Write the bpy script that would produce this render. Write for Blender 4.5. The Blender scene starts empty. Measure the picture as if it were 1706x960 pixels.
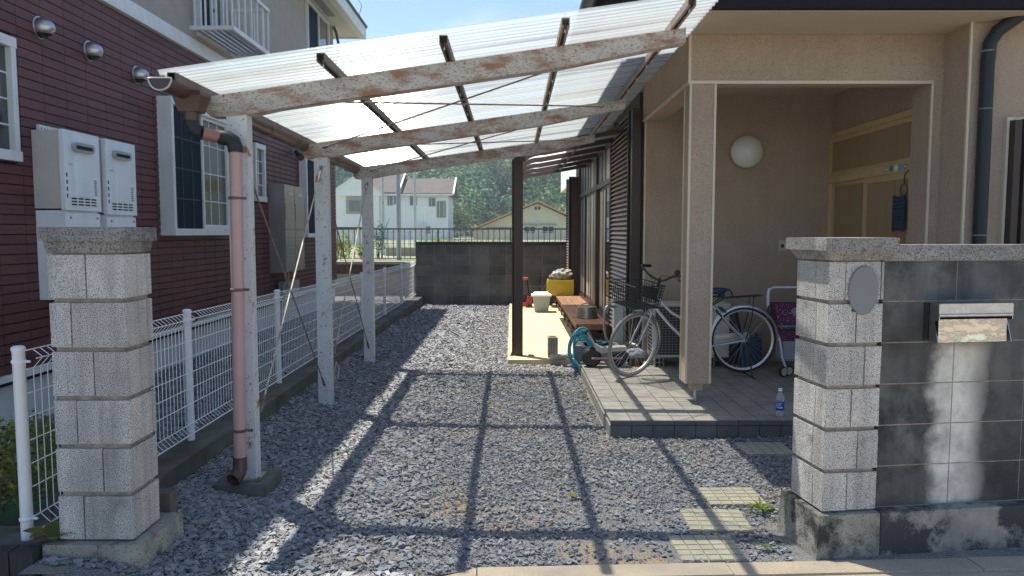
import bpy, bmesh, math, random
import numpy as np
from mathutils import Vector, Matrix, noise
random.seed(7); np.random.seed(7)
R = math.radians
sc = bpy.context.scene
COL = sc.collection

# ------------------------------------------------------------------ camera, sky, sun, exposure
cam_d = bpy.data.cameras.new('camera'); cam = bpy.data.objects.new('camera', cam_d); COL.objects.link(cam)
cam.location = (0, 0, 1.6); cam.rotation_euler = (R(90) - math.atan(93/1232), 0, 0)
cam_d.sensor_width = 36; cam_d.lens = 26.0; cam_d.clip_start = 0.05; cam_d.clip_end = 3000
sc.camera = cam
SUN_TO = Vector((-0.31, 0.26, 1.0)).normalized()
sun_d = bpy.data.lights.new('sun', 'SUN'); sun = bpy.data.objects.new('sun', sun_d); COL.objects.link(sun)
sun_d.energy = 4.8; sun_d.angle = R(0.55); sun_d.color = (1, .93, .81)
sun.rotation_euler = SUN_TO.to_track_quat('Z', 'Y').to_euler(); sun.location = (-3, 3, 12)
w = bpy.data.worlds.new('World'); sc.world = w; w.use_nodes = True
wn, wl = w.node_tree.nodes, w.node_tree.links
wn.clear()
out = wn.new('ShaderNodeOutputWorld'); bg = wn.new('ShaderNodeBackground'); sky = wn.new('ShaderNodeTexSky')
sky.sky_type = 'NISHITA'; sky.sun_disc = False
sky.sun_elevation = math.asin(SUN_TO.z); sky.sun_rotation = math.atan2(SUN_TO.x, SUN_TO.y)
sky.air_density = 1.0; sky.dust_density = 0.25; sky.ozone_density = 3.2
bg.inputs[1].default_value = 0.095
# thin clouds scattered over the whole sky
tc = wn.new('ShaderNodeTexCoord'); mp = wn.new('ShaderNodeMapping'); mp.inputs['Scale'].default_value = (1, 1, 2.6)
cn = wn.new('ShaderNodeTexNoise'); cn.inputs['Scale'].default_value = 2.6; cn.inputs['Detail'].default_value = 7; cn.inputs['Roughness'].default_value = .6
cr = wn.new('ShaderNodeMapRange'); cr.inputs[1].default_value = .52; cr.inputs[2].default_value = .80; cr.inputs[3].default_value = 0; cr.inputs[4].default_value = .38
cm = wn.new('ShaderNodeMixRGB'); cm.inputs[2].default_value = (7.5, 7.9, 8.4, 1)
wl.new(tc.outputs['Generated'], mp.inputs[0]); wl.new(mp.outputs[0], cn.inputs[0]); wl.new(cn.outputs[0], cr.inputs[0]); wl.new(cr.outputs[0], cm.inputs[0])
wl.new(sky.outputs[0], cm.inputs[1]); wl.new(cm.outputs[0], bg.inputs[0]); wl.new(bg.outputs[0], out.inputs[0])
sc.view_settings.view_transform = 'Standard'; sc.view_settings.look = 'None'; sc.view_settings.gamma = 1
sc.view_settings.exposure = 1.08
sc.render.engine = 'CYCLES'
sc.cycles.max_bounces = 10; sc.cycles.transparent_max_bounces = 24; sc.cycles.diffuse_bounces = 5

# ------------------------------------------------------------------ materials
def _lin(c):
    return tuple(c[:3]) + (1,)
def M(name, col, col2=None, scale=6, amt=1.0, rough=.7, bump=0, bscale=60, bdist=.004, metal=0, rnd=0, spots=None, streak=None, stretch=None, spec=.5, coords='pos', speck=None, patches=()):
    """col/col2 blend by noise; speck=(colour, scale, threshold); spots=(colour, scale, threshold, softness); streak=(colour, amount) vertical runs."""
    m = bpy.data.materials.new(name); m.use_nodes = True
    n, l = m.node_tree.nodes, m.node_tree.links
    b = n['Principled BSDF']; b.inputs['Roughness'].default_value = rough; b.inputs['Metallic'].default_value = metal
    b.inputs['Specular IOR Level'].default_value = spec
    if coords == 'pos':
        src = n.new('ShaderNodeNewGeometry').outputs['Position']
    else:
        src = n.new('ShaderNodeTexCoord').outputs['Object']
    if stretch:
        mpn = n.new('ShaderNodeMapping'); mpn.inputs['Scale'].default_value = stretch; l.new(src, mpn.inputs[0]); ssrc = mpn.outputs[0]
    else: ssrc = src
    def nz(s, sr=None, det=5, ro=.6):
        t = n.new('ShaderNodeTexNoise'); t.inputs['Scale'].default_value = s; t.inputs['Detail'].default_value = det; t.inputs['Roughness'].default_value = ro
        l.new(sr or ssrc, t.inputs[0]); return t.outputs[0]
    def mr(v, a, b_, c=0, d=1):
        t = n.new('ShaderNodeMapRange'); t.inputs[1].default_value = a; t.inputs[2].default_value = b_; t.inputs[3].default_value = c; t.inputs[4].default_value = d
        l.new(v, t.inputs[0]); return t.outputs[0]
    def mix(f, c1, c2, mode='MIX'):
        t = n.new('ShaderNodeMixRGB'); t.blend_type = mode
        for i, v in ((0, f), (1, c1), (2, c2)):
            if hasattr(v, 'links'): l.new(v, t.inputs[i])
            else: t.inputs[i].default_value = v if i == 0 else _lin(v)
        return t.outputs[0]
    cur = _lin(col)
    if col2: cur = mix(mr(nz(scale), .35, .65, 0, amt), cur, col2)
    if speck: cur = mix(mr(nz(speck[1], det=2), speck[2], speck[2] + .06), cur, speck[0])
    if spots: cur = mix(mr(nz(spots[1], det=8, ro=.68), spots[2], spots[2] + spots[3]), cur, spots[0])
    if streak:
        m2 = n.new('ShaderNodeMapping'); m2.inputs['Scale'].default_value = (9, 9, .7); l.new(src, m2.inputs[0])
        cur = mix(mr(nz(1.3, m2.outputs[0]), .45, .75, 0, streak[1]), cur, streak[0])
    for f in patches:
        cur = f(n, l, src, mr, mix, nz, cur)
    if rnd:
        oi = n.new('ShaderNodeObjectInfo'); v = mr(oi.outputs['Random'], 0, 1, 1 - rnd, 1 + rnd)
        hs = n.new('ShaderNodeHueSaturation'); l.new(v, hs.inputs['Value'])
        if hasattr(cur, 'links'): l.new(cur, hs.inputs['Color'])
        else: hs.inputs['Color'].default_value = cur
        cur = hs.outputs[0]
    if hasattr(cur, 'links'): l.new(cur, b.inputs['Base Color'])
    else: b.inputs['Base Color'].default_value = cur
    if bump:
        bp = n.new('ShaderNodeBump'); bp.inputs['Strength'].default_value = bump; bp.inputs['Distance'].default_value = bdist
        l.new(nz(bscale, det=6), bp.inputs['Height']); l.new(bp.outputs[0], b.inputs['Normal'])
    m['_'] = 1
    return m
def glass_mat(name, tint=(.02, .03, .035), rough=.03):
    m = M(name, tint, rough=rough, spec=.9); return m
def attr_mat(name, attr, rough=.85, trans=0, bump=0, bscale=200):
    m = bpy.data.materials.new(name); m.use_nodes = True
    n, l = m.node_tree.nodes, m.node_tree.links; b = n['Principled BSDF']; b.inputs['Roughness'].default_value = rough
    a = n.new('ShaderNodeAttribute'); a.attribute_name = attr; l.new(a.outputs['Color'], b.inputs['Base Color'])
    b.inputs['Specular IOR Level'].default_value = .3
    if bump:
        g = n.new('ShaderNodeNewGeometry'); t = n.new('ShaderNodeTexNoise'); t.inputs['Scale'].default_value = bscale; l.new(g.outputs['Position'], t.inputs[0])
        bp = n.new('ShaderNodeBump'); bp.inputs['Strength'].default_value = bump; bp.inputs['Distance'].default_value = .002; l.new(t.outputs[0], bp.inputs['Height']); l.new(bp.outputs[0], b.inputs['Normal'])
    if trans:
        t = n.new('ShaderNodeBsdfTranslucent'); l.new(a.outputs['Color'], t.inputs[0]); mx = n.new('ShaderNodeMixShader'); mx.inputs[0].default_value = trans
        l.new(b.outputs[0], mx.inputs[1]); l.new(t.outputs[0], mx.inputs[2]); l.new(mx.outputs[0], n['Material Output'].inputs[0])
    return m

m_gravel_base = M('gravel bed', (.22, .222, .232), (.15, .155, .168), 14, rough=.95, bump=1, bscale=95, bdist=.02, speck=((.36, .36, .36), 130, .55), spots=((.38, .29, .18), 1.6, .50, .14))
m_pave = M('pavement', (.43, .35, .25), (.30, .26, .21), 2.5, rough=.9, bump=.5, bscale=160, speck=((.2, .18, .16), 150, .6))
m_asphalt = M('asphalt', (.06, .06, .062), (.045, .045, .047), 5, rough=.9, bump=.6, bscale=300)
m_soil = M('soil', (.12, .11, .10), (.17, .16, .15), 5, rough=.95, bump=1, bscale=80, bdist=.01)
m_field = M('far field', (.21, .20, .14), (.30, .28, .22), .25, rough=.95, bump=.4, bscale=10, spots=((.08, .13, .035), .5, .46, .08))
m_slab = M('slab concrete', (.60, .48, .30), (.47, .37, .23), 3, rough=.9, bump=.3, bscale=120, spots=((.36, .28, .17), 2.2, .58, .15))
m_tile = M('porch tile', (.33, .31, .27), (.235, .225, .20), 7, rough=.62, bump=.25, bscale=260, rnd=.07)
m_tile_edge = M('porch edge tile', (.10, .11, .12), (.075, .08, .09), 7, rough=.5, bump=.2, bscale=200, rnd=.10)
m_grout = M('grout', (.20, .20, .19), rough=.95)
m_granite = M('split block', (.68, .66, .63), (.54, .53, .505), 6, rough=.95, bump=1, bscale=150, bdist=.010, rnd=.12,
              speck=((.22, .22, .225), 200, .52), spots=((.20, .195, .18), 5, .58, .2), streak=((.14, .14, .135), .55))
m_cap = M('pillar cap', (.33, .32, .31), (.23, .23, .225), 9, rough=.95, bump=1, bscale=170, bdist=.006, speck=((.09, .09, .09), 140, .52), spots=((.08, .08, .08), 5, .52, .15))
m_mortar = M('mortar', (.36, .32, .26), (.22, .19, .155), 20, rough=.95, bump=.6, bscale=200)
m_plinth = M('plinth concrete', (.40, .38, .32), (.24, .23, .20), 6, rough=.95, bump=1, bscale=90, bdist=.014, spots=((.045, .045, .042), 4.5, .50, .12), speck=((.14, .13, .12), 90, .6))
def wash(n, l, src, mr, mix, nz, cur):
    # pale rain-washed runs under the letter box, bands of the wall's own length
    tcx = n.new('ShaderNodeTexCoord'); sp = n.new('ShaderNodeSeparateXYZ'); l.new(tcx.outputs['Object'], sp.inputs[0])
    w_ = nz(3.5); ad = n.new('ShaderNodeMath'); ad.operation = 'MULTIPLY_ADD'; l.new(w_, ad.inputs[0]); ad.inputs[1].default_value = .22; l.new(sp.outputs[0], ad.inputs[2])
    a = mr(ad.outputs[0], .70, .78); b_ = mr(ad.outputs[0], .94, 1.04, 1, 0)
    a2 = mr(ad.outputs[0], 1.30, 1.36); z = mr(sp.outputs[2], 1.0, 1.10, 1, 0); fl = mr(sp.outputs[2], .20, .24)
    mu = n.new('ShaderNodeMath'); mu.operation = 'MULTIPLY'; l.new(a, mu.inputs[0]); l.new(b_, mu.inputs[1])
    mx = n.new('ShaderNodeMath'); mx.operation = 'ADD'; mx.use_clamp = True; l.new(mu.outputs[0], mx.inputs[0]); l.new(a2, mx.inputs[1])
    m3 = n.new('ShaderNodeMath'); m3.operation = 'MULTIPLY'; l.new(mx.outputs[0], m3.inputs[0]); l.new(z, m3.inputs[1])
    m5 = n.new('ShaderNodeMath'); m5.operation = 'MULTIPLY'; l.new(m3.outputs[0], m5.inputs[0]); l.new(fl, m5.inputs[1])
    m4 = n.new('ShaderNodeMath'); m4.operation = 'MULTIPLY'; l.new(m5.outputs[0], m4.inputs[0]); l.new(mr(nz(7), .3, .6, .45, 1), m4.inputs[1])
    return mix(m4.outputs[0], cur, (.64, .64, .60))
m_wallblock = M('stained wall block', (.155, .16, .155), (.045, .048, .05), 2.0, rough=.95, bump=.9, bscale=110, bdist=.007, rnd=.10, spots=((.025, .028, .032), 2.4, .50, .14), streak=((.035, .038, .04), .7), speck=((.15, .155, .15), 60, .67), patches=(wash,))
m_footing = M('wall footing', (.34, .32, .28), (.20, .19, .17), 7, rough=.95, bump=.9, bscale=120, bdist=.006, spots=((.05, .052, .055), 1.9, .44, .06))
m_backblock = M('back wall block', (.17, .175, .165), (.075, .08, .08), 2.2, rough=.95, bump=.6, bscale=90, rnd=.22, spots=((.07, .07, .07), 1.3, .55, .15))
m_curbc = M('low curb concrete', (.14, .135, .12), (.07, .07, .06), 3, rough=.95, bump=.8, bscale=80, bdist=.006, spots=((.05, .07, .025), 2.5, .55, .1))
m_siding = M('maroon siding tile', (.138, .040, .040), (.100, .031, .033), 3, rough=.55, bump=.4, bscale=220, stretch=(1, 1, 5), rnd=.17)
m_siding_gap = M('siding joint', (.012, .008, .010), rough=.9)
m_stucco_g = M('grey beige render', (.40, .365, .32), (.36, .33, .29), 5, rough=.95, bump=.8, bscale=120, bdist=.006)
m_white = M('white painted trim', (.76, .77, .76), (.68, .69, .68), 4, rough=.45, streak=((.5, .49, .45), .35))
m_found = M('foundation render', (.62, .63, .62), (.54, .55, .55), 3, rough=.9, bump=.3, bscale=120)
m_soffit_w = M('white soffit', (.66, .65, .62), rough=.7)
m_glass = glass_mat('window glass'); m_glass_curt = glass_mat('curtained glass', (.055, .065, .06))
m_screen = M('insect screen', (.010, .020, .034), rough=.7, spec=.08)
m_stainless = M('brushed stainless', (.55, .55, .55), (.45, .45, .46), 30, rough=.33, metal=1)
m_chrome = M('polished steel', (.62, .60, .56), rough=.12, metal=1, bump=.18, bscale=9, bdist=.02)
m_dark = M('dark opening', (.012, .012, .013), rough=.8)
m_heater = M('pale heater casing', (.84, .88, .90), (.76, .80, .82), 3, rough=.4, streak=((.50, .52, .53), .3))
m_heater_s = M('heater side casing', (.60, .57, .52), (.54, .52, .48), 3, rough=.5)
m_meter = M('grey bronze cabinet', (.34, .315, .30), (.30, .28, .27), 3, rough=.35, metal=.5)
m_stucco = M('beige render', (.56, .435, .325), (.50, .385, .285), 2.5, rough=.95, bump=1, bscale=75, bdist=.02, speck=((.36, .27, .20), 110, .56), streak=((.38, .30, .22), .35))
m_trim = M('pale corner trim', (.66, .56, .42), rough=.5)
m_soffit = M('beige soffit', (.56, .46, .34), (.52, .43, .32), 4, rough=.8)
m_fascia = M('dark fascia', (.016, .012, .018), rough=.85, spec=.15)
m_rooftile = M('dark roof tile', (.05, .05, .055), rough=.5, bump=.3, bscale=60)
m_pipe_dark = M('dark grey downpipe', (.018, .021, .025), rough=.4, spec=.3)
m_seam = M('pipe joint band', (.20, .23, .23), rough=.5)
m_door = M('tan door frame', (.62, .45, .23), (.55, .40, .20), 5, rough=.5)
m_doorp = M('ribbed tan door panel', (.30, .20, .09), (.25, .165, .07), 20, stretch=(1, 1, .05), rough=.6)
m_brown = M('dark brown aluminium', (.052, .030, .024), (.040, .024, .020), 5, rough=.4, metal=.2)
m_slat = M('brown louvre slat', (.30, .23, .195), rough=.45)
m_frost = M('frosted cream pane', (.52, .49, .40), (.44, .42, .36), 2, rough=.35)
m_frost_g = M('frosted grey pane', (.25, .26, .25), (.20, .21, .21), 2, rough=.3)
m_rust = M('rusty white steel', (.50, .49, .45), (.38, .375, .35), 6, rough=.7, bump=.4, bscale=120, spots=((.25, .13, .075), 7.5, .475, .15), speck=((.20, .11, .07), 95, .56), stretch=(.55, 1, 1.6))
m_rust_post = M('white steel with rust specks', (.58, .61, .62), (.50, .53, .55), 5, rough=.6, bump=.3, bscale=100, spots=((.30, .15, .07), 6.5, .60, .05), speck=((.25, .12, .06), 55, .63))
m_purlin = M('brown steel channel', (.085, .058, .045), (.13, .10, .085), 7, rough=.6, bump=.2, bscale=60)
m_purlin_l = M('pale brown steel channel', (.34, .28, .24), (.22, .165, .13), 7, rough=.6, bump=.2, bscale=60)
m_gutter = M('brown gutter plastic', (.060, .030, .026), (.085, .045, .036), 5, rough=.35)
m_pinkpipe = M('faded pink downpipe', (.46, .30, .285), (.38, .23, .215), 3, rough=.4, stretch=(1, 1, .3), spots=((.60, .47, .45), 3, .60, .1))
m_crosspipe = M('brown pink pipe', (.27, .14, .115), (.20, .10, .085), 4, rough=.3)
m_rod = M('rusty tie rod', (.16, .10, .075), (.26, .22, .19), 25, rough=.7, metal=.3)
m_rod_w = M('white tie rod', (.50, .46, .38), (.26, .20, .15), 14, rough=.6)
m_fence = M('white coated wire', (.84, .86, .86), rough=.35)
m_fence_post = M('white fence post', (.84, .85, .86), (.78, .80, .82), 5, rough=.35)
m_railing = M('brown grey railing', (.22, .19, .165), rough=.5, metal=.2)
m_ribbed = M('brown ribbed band', (.13, .085, .06), (.09, .06, .045), 6, rough=.8)
m_retain = M('retaining concrete', (.42, .38, .32), (.34, .31, .26), 2, rough=.9, bump=.4, bscale=50)
m_deck = M('red brown deck board', (.27, .135, .07), (.17, .08, .04), 3, rough=.6, stretch=(9, .6, 9), bump=.3, bscale=30, rnd=.16)
m_deck_leg = M('deck leg', (.10, .045, .025), rough=.7)
m_yellow = M('yellow crate plastic', (.62, .50, .035), rough=.45)
m_bag = M('printed sack', (.58, .55, .48), (.05, .045, .04), 17, rough=.8)
m_binb = M('grey teal plastic', (.34, .42, .40), rough=.5)
m_binl = M('pale lid plastic', (.66, .70, .64), rough=.5)
m_red = M('red paint', (.42, .03, .025), rough=.4)
m_black = M('black rubber', (.018, .018, .02), rough=.55)
m_blackp = M('black plastic', (.03, .032, .036), rough=.4)
m_pot = M('aluminium pot', (.50, .44, .37), (.40, .36, .30), 8, rough=.38, metal=.8)
m_block = M('grey hollow block', (.26, .24, .20), (.18, .165, .14), 8, rough=.95, bump=.6, bscale=120)
m_hose = M('turquoise hose', (.07, .42, .55), rough=.3)
m_pvc = M('pale grey pvc', (.62, .66, .66), rough=.4)
m_steel = M('galvanised steel', (.48, .50, .50), (.40, .42, .43), 10, rough=.4, metal=.8)
m_basin = M('pale green basin', (.36, .44, .37), (.30, .37, .32), 5, rough=.6)
m_greyp = M('warm grey plastic', (.40, .39, .36), rough=.4)
m_pink = M('dull pink rod', (.40, .24, .25), rough=.5)
m_silver = M('silver bicycle paint', (.62, .63, .64), rough=.28, metal=.75)
m_rim = M('rim alloy', (.68, .68, .66), rough=.35, metal=.5)
m_ac = M('white ac casing', (.66, .65, .60), (.60, .59, .55), 3, rough=.5)
m_purple = M('purple dotted fabric', (.10, .018, .075), rough=.8, speck=((.85, .6, .75), 75, .62))
m_greyfab = M('blue grey fabric', (.30, .31, .37), rough=.85)
m_teal = M('teal band', (.02, .35, .30), rough=.5)
m_navy = M('navy plastic', (.025, .045, .09), rough=.45)
m_bluecan = M('blue plastic can', (.02, .07, .15), rough=.4)
m_lamp = M('frosted lamp globe', (.78, .78, .74), rough=.18)
m_paver = M('cast paver', (.37, .345, .26), (.29, .275, .22), 9, rough=.95, bump=.9, bscale=150, bdist=.005)
m_wood_stump = M('grooved dark edging', (.045, .040, .040), (.03, .027, .028), 10, rough=.85, stretch=(14, 14, 1), bump=.7, bscale=20)
m_pole = M('steel pole', (.50, .53, .55), (.42, .45, .47), 3, rough=.5)
m_hwhite = M('far white cladding', (.82, .83, .80), (.76, .77, .75), 1, rough=.7)
m_hroof = M('far brown roof', (.075, .063, .057), (.05, .042, .038), 1.2, rough=.8, bump=.4, bscale=8, bdist=.05)
m_hbeige = M('far beige cladding', (.70, .60, .42), (.65, .56, .39), 1, rough=.7)
m_horange = M('orange fascia', (.55, .26, .10), rough=.6)
m_trunk = M('bark', (.09, .07, .055), (.06, .05, .04), 8, rough=.95)
m_leaf = attr_mat('leaves', 'tone', .6, .35)
m_stone = attr_mat('gravel stones', 'tone', .85, 0, .8, 160)
m_plate = M('grey blank nameplate', (.185, .20, .215), rough=.6, spec=.2)
m_blue = M('blue bottle label', (.01, .05, .42), rough=.35)
m_white_p = M('white print', (.8, .8, .8), rough=.5)
m_green_p = M('green print', (.03, .22, .11), rough=.5)
m_cyan_p = M('light blue print', (.10, .38, .60), rough=.5)
m_grey_p = M('grey print', (.22, .24, .25), rough=.5)
m_switch = M('ivory switch plate', (.60, .56, .46), rough=.5)
def sheet_mat():
    m = bpy.data.materials.new('corrugated clear roofing'); m.use_nodes = True
    n, l = m.node_tree.nodes, m.node_tree.links; n.clear()
    o = n.new('ShaderNodeOutputMaterial'); tr = n.new('ShaderNodeBsdfTransparent'); tl = n.new('ShaderNodeBsdfTranslucent'); gl = n.new('ShaderNodeBsdfGlossy'); rf = n.new('ShaderNodeBsdfRefraction')
    df = n.new('ShaderNodeBsdfDiffuse'); df.inputs[0].default_value = (.62, .66, .66, 1)
    g = n.new('ShaderNodeNewGeometry'); mpn = n.new('ShaderNodeMapping'); mpn.inputs['Scale'].default_value = (.25, 19, 1); l.new(g.outputs['Position'], mpn.inputs[0])
    t = n.new('ShaderNodeTexNoise'); t.inputs['Scale'].default_value = 1.0; t.inputs['Detail'].default_value = 4; l.new(mpn.outputs[0], t.inputs[0])
    rp = n.new('ShaderNodeValToRGB'); rp.color_ramp.elements[0].position = .36; rp.color_ramp.elements[0].color = (.26, .28, .34, 1); rp.color_ramp.elements[1].position = .56; rp.color_ramp.elements[1].color = (.66, .76, .84, 1); e_ = rp.color_ramp.elements.new(.45); e_.color = (.62, .635, .61, 1)
    l.new(t.outputs[0], rp.inputs[0])
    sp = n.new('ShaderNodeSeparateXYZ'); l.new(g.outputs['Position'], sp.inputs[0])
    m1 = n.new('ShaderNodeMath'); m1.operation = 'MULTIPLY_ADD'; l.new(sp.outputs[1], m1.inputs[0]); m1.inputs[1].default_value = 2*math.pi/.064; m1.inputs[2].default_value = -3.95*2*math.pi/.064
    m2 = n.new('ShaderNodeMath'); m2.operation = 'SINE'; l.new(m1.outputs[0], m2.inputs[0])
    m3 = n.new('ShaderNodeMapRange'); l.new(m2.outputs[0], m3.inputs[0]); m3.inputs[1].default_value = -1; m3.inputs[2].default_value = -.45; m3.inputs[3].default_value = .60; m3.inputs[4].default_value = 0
    mm = n.new('ShaderNodeMixRGB'); l.new(m3.outputs[0], mm.inputs[0]); l.new(rp.outputs[0], mm.inputs[1]); mm.inputs[2].default_value = (.22, .23, .26, 1)  # trough shading painted into the colour, mimicking waves overlapping at a grazing view
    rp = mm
    l.new(rp.outputs[0], tl.inputs[0]); rf.inputs['IOR'].default_value = 1.25; rf.inputs['Roughness'].default_value = .45; l.new(rp.outputs[0], rf.inputs[0])
    tr.inputs[0].default_value = (.93, .95, .95, 1); gl.inputs['Roughness'].default_value = .12; gl.inputs[0].default_value = (.9, .9, .9, 1)
    a = n.new('ShaderNodeMixShader'); a.inputs[0].default_value = .30; l.new(tl.outputs[0], a.inputs[1]); l.new(rf.outputs[0], a.inputs[2])
    a2 = n.new('ShaderNodeMixShader'); a2.inputs[0].default_value = .14; l.new(a.outputs[0], a2.inputs[1]); l.new(df.outputs[0], a2.inputs[2])
    b = n.new('ShaderNodeMixShader'); b.inputs[0].default_value = .44; l.new(tr.outputs[0], b.inputs[1]); l.new(a2.outputs[0], b.inputs[2])
    c = n.new('ShaderNodeMixShader'); c.inputs[0].default_value = .05; l.new(b.outputs[0], c.inputs[1]); l.new(gl.outputs[0], c.inputs[2]); l.new(c.outputs[0], o.inputs[0])
    return m
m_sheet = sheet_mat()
def smoke_mat():
    m = bpy.data.materials.new('smoked awning sheet'); m.use_nodes = True
    n, l = m.node_tree.nodes, m.node_tree.links; n.clear()
    o = n.new('ShaderNodeOutputMaterial'); tr = n.new('ShaderNodeBsdfTransparent'); tl = n.new('ShaderNodeBsdfTranslucent'); a = n.new('ShaderNodeMixShader')
    tr.inputs[0].default_value = (.62, .64, .66, 1); tl.inputs[0].default_value = (.80, .85, .90, 1); a.inputs[0].default_value = .72
    l.new(tr.outputs[0], a.inputs[1]); l.new(tl.outputs[0], a.inputs[2]); l.new(a.outputs[0], o.inputs[0]); return m
m_smoke = smoke_mat()
def clear_mat(name, tint, t=.75):
    m = bpy.data.materials.new(name); m.use_nodes = True
    n, l = m.node_tree.nodes, m.node_tree.links; n.clear()
    o = n.new('ShaderNodeOutputMaterial'); tr = n.new('ShaderNodeBsdfTransparent'); p = n.new('ShaderNodeBsdfPrincipled'); a = n.new('ShaderNodeMixShader')
    tr.inputs[0].default_value = tint + (1,); p.inputs['Base Color'].default_value = (.6, .65, .66, 1); p.inputs['Roughness'].default_value = .08; a.inputs[0].default_value = 1 - t
    l.new(tr.outputs[0], a.inputs[1]); l.new(p.outputs[0], a.inputs[2]); l.new(a.outputs[0], o.inputs[0]); return m
m_clear = clear_mat('clear bottle plastic', (.93, .95, .96), .68)

# ------------------------------------------------------------------ mesh builder
class MB:
    def __init__(s): s.bm = bmesh.new(); s.mats = []; s.cur = 0
    def mat(s, m):
        if m not in s.mats: s.mats.append(m)
        s.cur = s.mats.index(m); return s
    def _f(s, vs):
        try: f = s.bm.faces.new(vs); f.material_index = s.cur; return f
        except ValueError: return None
    def poly(s, pts): return s._f([s.bm.verts.new(p) for p in pts])
    def box(s, x0, x1, y0, y1, z0, z1):
        if x0 > x1: x0, x1 = x1, x0
        if y0 > y1: y0, y1 = y1, y0
        if z0 > z1: z0, z1 = z1, z0
        v = [s.bm.verts.new(p) for p in ((x0, y0, z0), (x1, y0, z0), (x1, y1, z0), (x0, y1, z0), (x0, y0, z1), (x1, y0, z1), (x1, y1, z1), (x0, y1, z1))]
        for f in ((0, 3, 2, 1), (4, 5, 6, 7), (0, 1, 5, 4), (1, 2, 6, 5), (2, 3, 7, 6), (3, 0, 4, 7)): s._f([v[i] for i in f])
        return s
    def frustum(s, a, b):
        """a, b = (x0,x1,y0,y1,z) lower and upper rectangles"""
        v = [s.bm.verts.new(p) for (x0, x1, y0, y1, z) in (a, b) for p in ((x0, y0, z), (x1, y0, z), (x1, y1, z), (x0, y1, z))]
        for f in ((0, 3, 2, 1), (4, 5, 6, 7), (0, 1, 5, 4), (1, 2, 6, 5), (2, 3, 7, 6), (3, 0, 4, 7)): s._f([v[i] for i in f])
        return s
    def prism(s, pts, axis, a, b):
        """pts 2-D outline; axis 'x','y' or 'z' extruded from a to b"""
        def P(p, t):
            return (t, p[0], p[1]) if axis == 'x' else ((p[0], t, p[1]) if axis == 'y' else (p[0], p[1], t))
        A = [s.bm.verts.new(P(p, a)) for p in pts]; B = [s.bm.verts.new(P(p, b)) for p in pts]; n = len(pts)
        s._f(A); s._f(B[::-1])
        for i in range(n): s._f([A[i], B[i], B[(i+1) % n], A[(i+1) % n]])
        return s
    def tube(s, path, r, n=8, caps=True, closed=False):
        path = [Vector(p) for p in path]; k = len(path)
        rs = r if isinstance(r, (list, tuple)) else [r]*k
        rings = []; up = None
        for i, p in enumerate(path):
            if closed: d = path[(i+1) % k] - path[i-1]
            else: d = path[min(i+1, k-1)] - path[max(i-1, 0)]
            d.normalize()
            if up is None: up = d.orthogonal().normalized()
            up = (up - d*up.dot(d))
            if up.length < 1e-5: up = d.orthogonal()
            up.normalize(); v = d.cross(up)
            rings.append([s.bm.verts.new(p + (up*math.cos(2*math.pi*j/n) + v*math.sin(2*math.pi*j/n))*rs[i]) for j in range(n)])
        for i in range(k if closed else k-1):
            a, b = rings[i], rings[(i+1) % k]
            off = 0
            if closed and i == k-1:
                off = min(range(n), key=lambda o: (a[0].co - b[o].co).length)
            for j in range(n): s._f([a[j], a[(j+1) % n], b[(j+1+off) % n], b[(j+off) % n]])
        if caps and not closed: s._f(rings[0][::-1]); s._f(rings[-1])
        return s
    def cyl(s, p0, p1, r, n=12, r1=None): return s.tube([p0, p1], [r, r if r1 is None else r1], n)
    def lathe(s, prof, c=(0, 0, 0), n=20, axis='z', caps=True):
        rings = []
        for (r, z) in prof:
            ring = []
            for j in range(n):
                a = 2*math.pi*j/n; x, y = r*math.cos(a), r*math.sin(a)
                q = (x, y, z) if axis == 'z' else ((z, x, y) if axis == 'x' else (x, z, y))
                ring.append(s.bm.verts.new((q[0]+c[0], q[1]+c[1], q[2]+c[2])))
            rings.append(ring)
        for a, b in zip(rings, rings[1:]):
            for j in range(n): s._f([a[j], a[(j+1) % n], b[(j+1) % n], b[j]])
        if caps and prof[0][0] > 1e-6: s._f(rings[0][::-1])
        if caps and prof[-1][0] > 1e-6: s._f(rings[-1])
        return s
    def sphere(s, c, r, sc_=(1, 1, 1), sub=2):
        bmesh.ops.create_icosphere(s.bm, subdivisions=sub, radius=r, matrix=Matrix.Translation(c) @ Matrix.Diagonal((*sc_, 1)))
        return s
    def xf(s, mtx): s.bm.transform(mtx); return s
    def mesh(s, name, m=None, bevel=0, smooth=False, jit=0, fixn=True, seg=1):
        if bevel:
            bmesh.ops.bevel(s.bm, geom=[e for e in s.bm.edges if len(e.link_faces) == 2 and e.calc_face_angle(0) > .5], offset=bevel, segments=seg, affect='EDGES', clamp_overlap=True)
        if jit:
            for v in s.bm.verts: v.co += Vector((random.uniform(-jit, jit), random.uniform(-jit, jit), random.uniform(-jit, jit)))
        if fixn: bmesh.ops.recalc_face_normals(s.bm, faces=s.bm.faces)
        me = bpy.data.meshes.new(name); s.bm.to_mesh(me); s.bm.free()
        for x in (s.mats or [m]): me.materials.append(x)
        if smooth:
            for p in me.polygons: p.use_smooth = True
            if smooth != 'all':
                try: me.set_sharp_from_angle(angle=R(40))
                except Exception: pass
        return me
def root_off(p):
    v = Vector((0, 0, 0))
    while p is not None: v += Vector(p.location); p = p.parent
    return v
def link(name, me, parent=None, kind=None, label=None, loc=None):
    o = bpy.data.objects.new(name, me); COL.objects.link(o)
    if parent is not None: o.parent = parent
    if loc is not None: o.location = loc
    if kind: o['kind'] = kind
    if label: o['label'] = label
    return o
def part(name, mb, m=None, parent=None, kind=None, label=None, **k):
    """mesh built in world coordinates -> child of parent (parents are unrotated while building)"""
    off = root_off(parent)
    if off.length: mb.bm.transform(Matrix.Translation(-off))
    return link(name, mb.mesh(name, m, **k), parent, kind, label)
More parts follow.
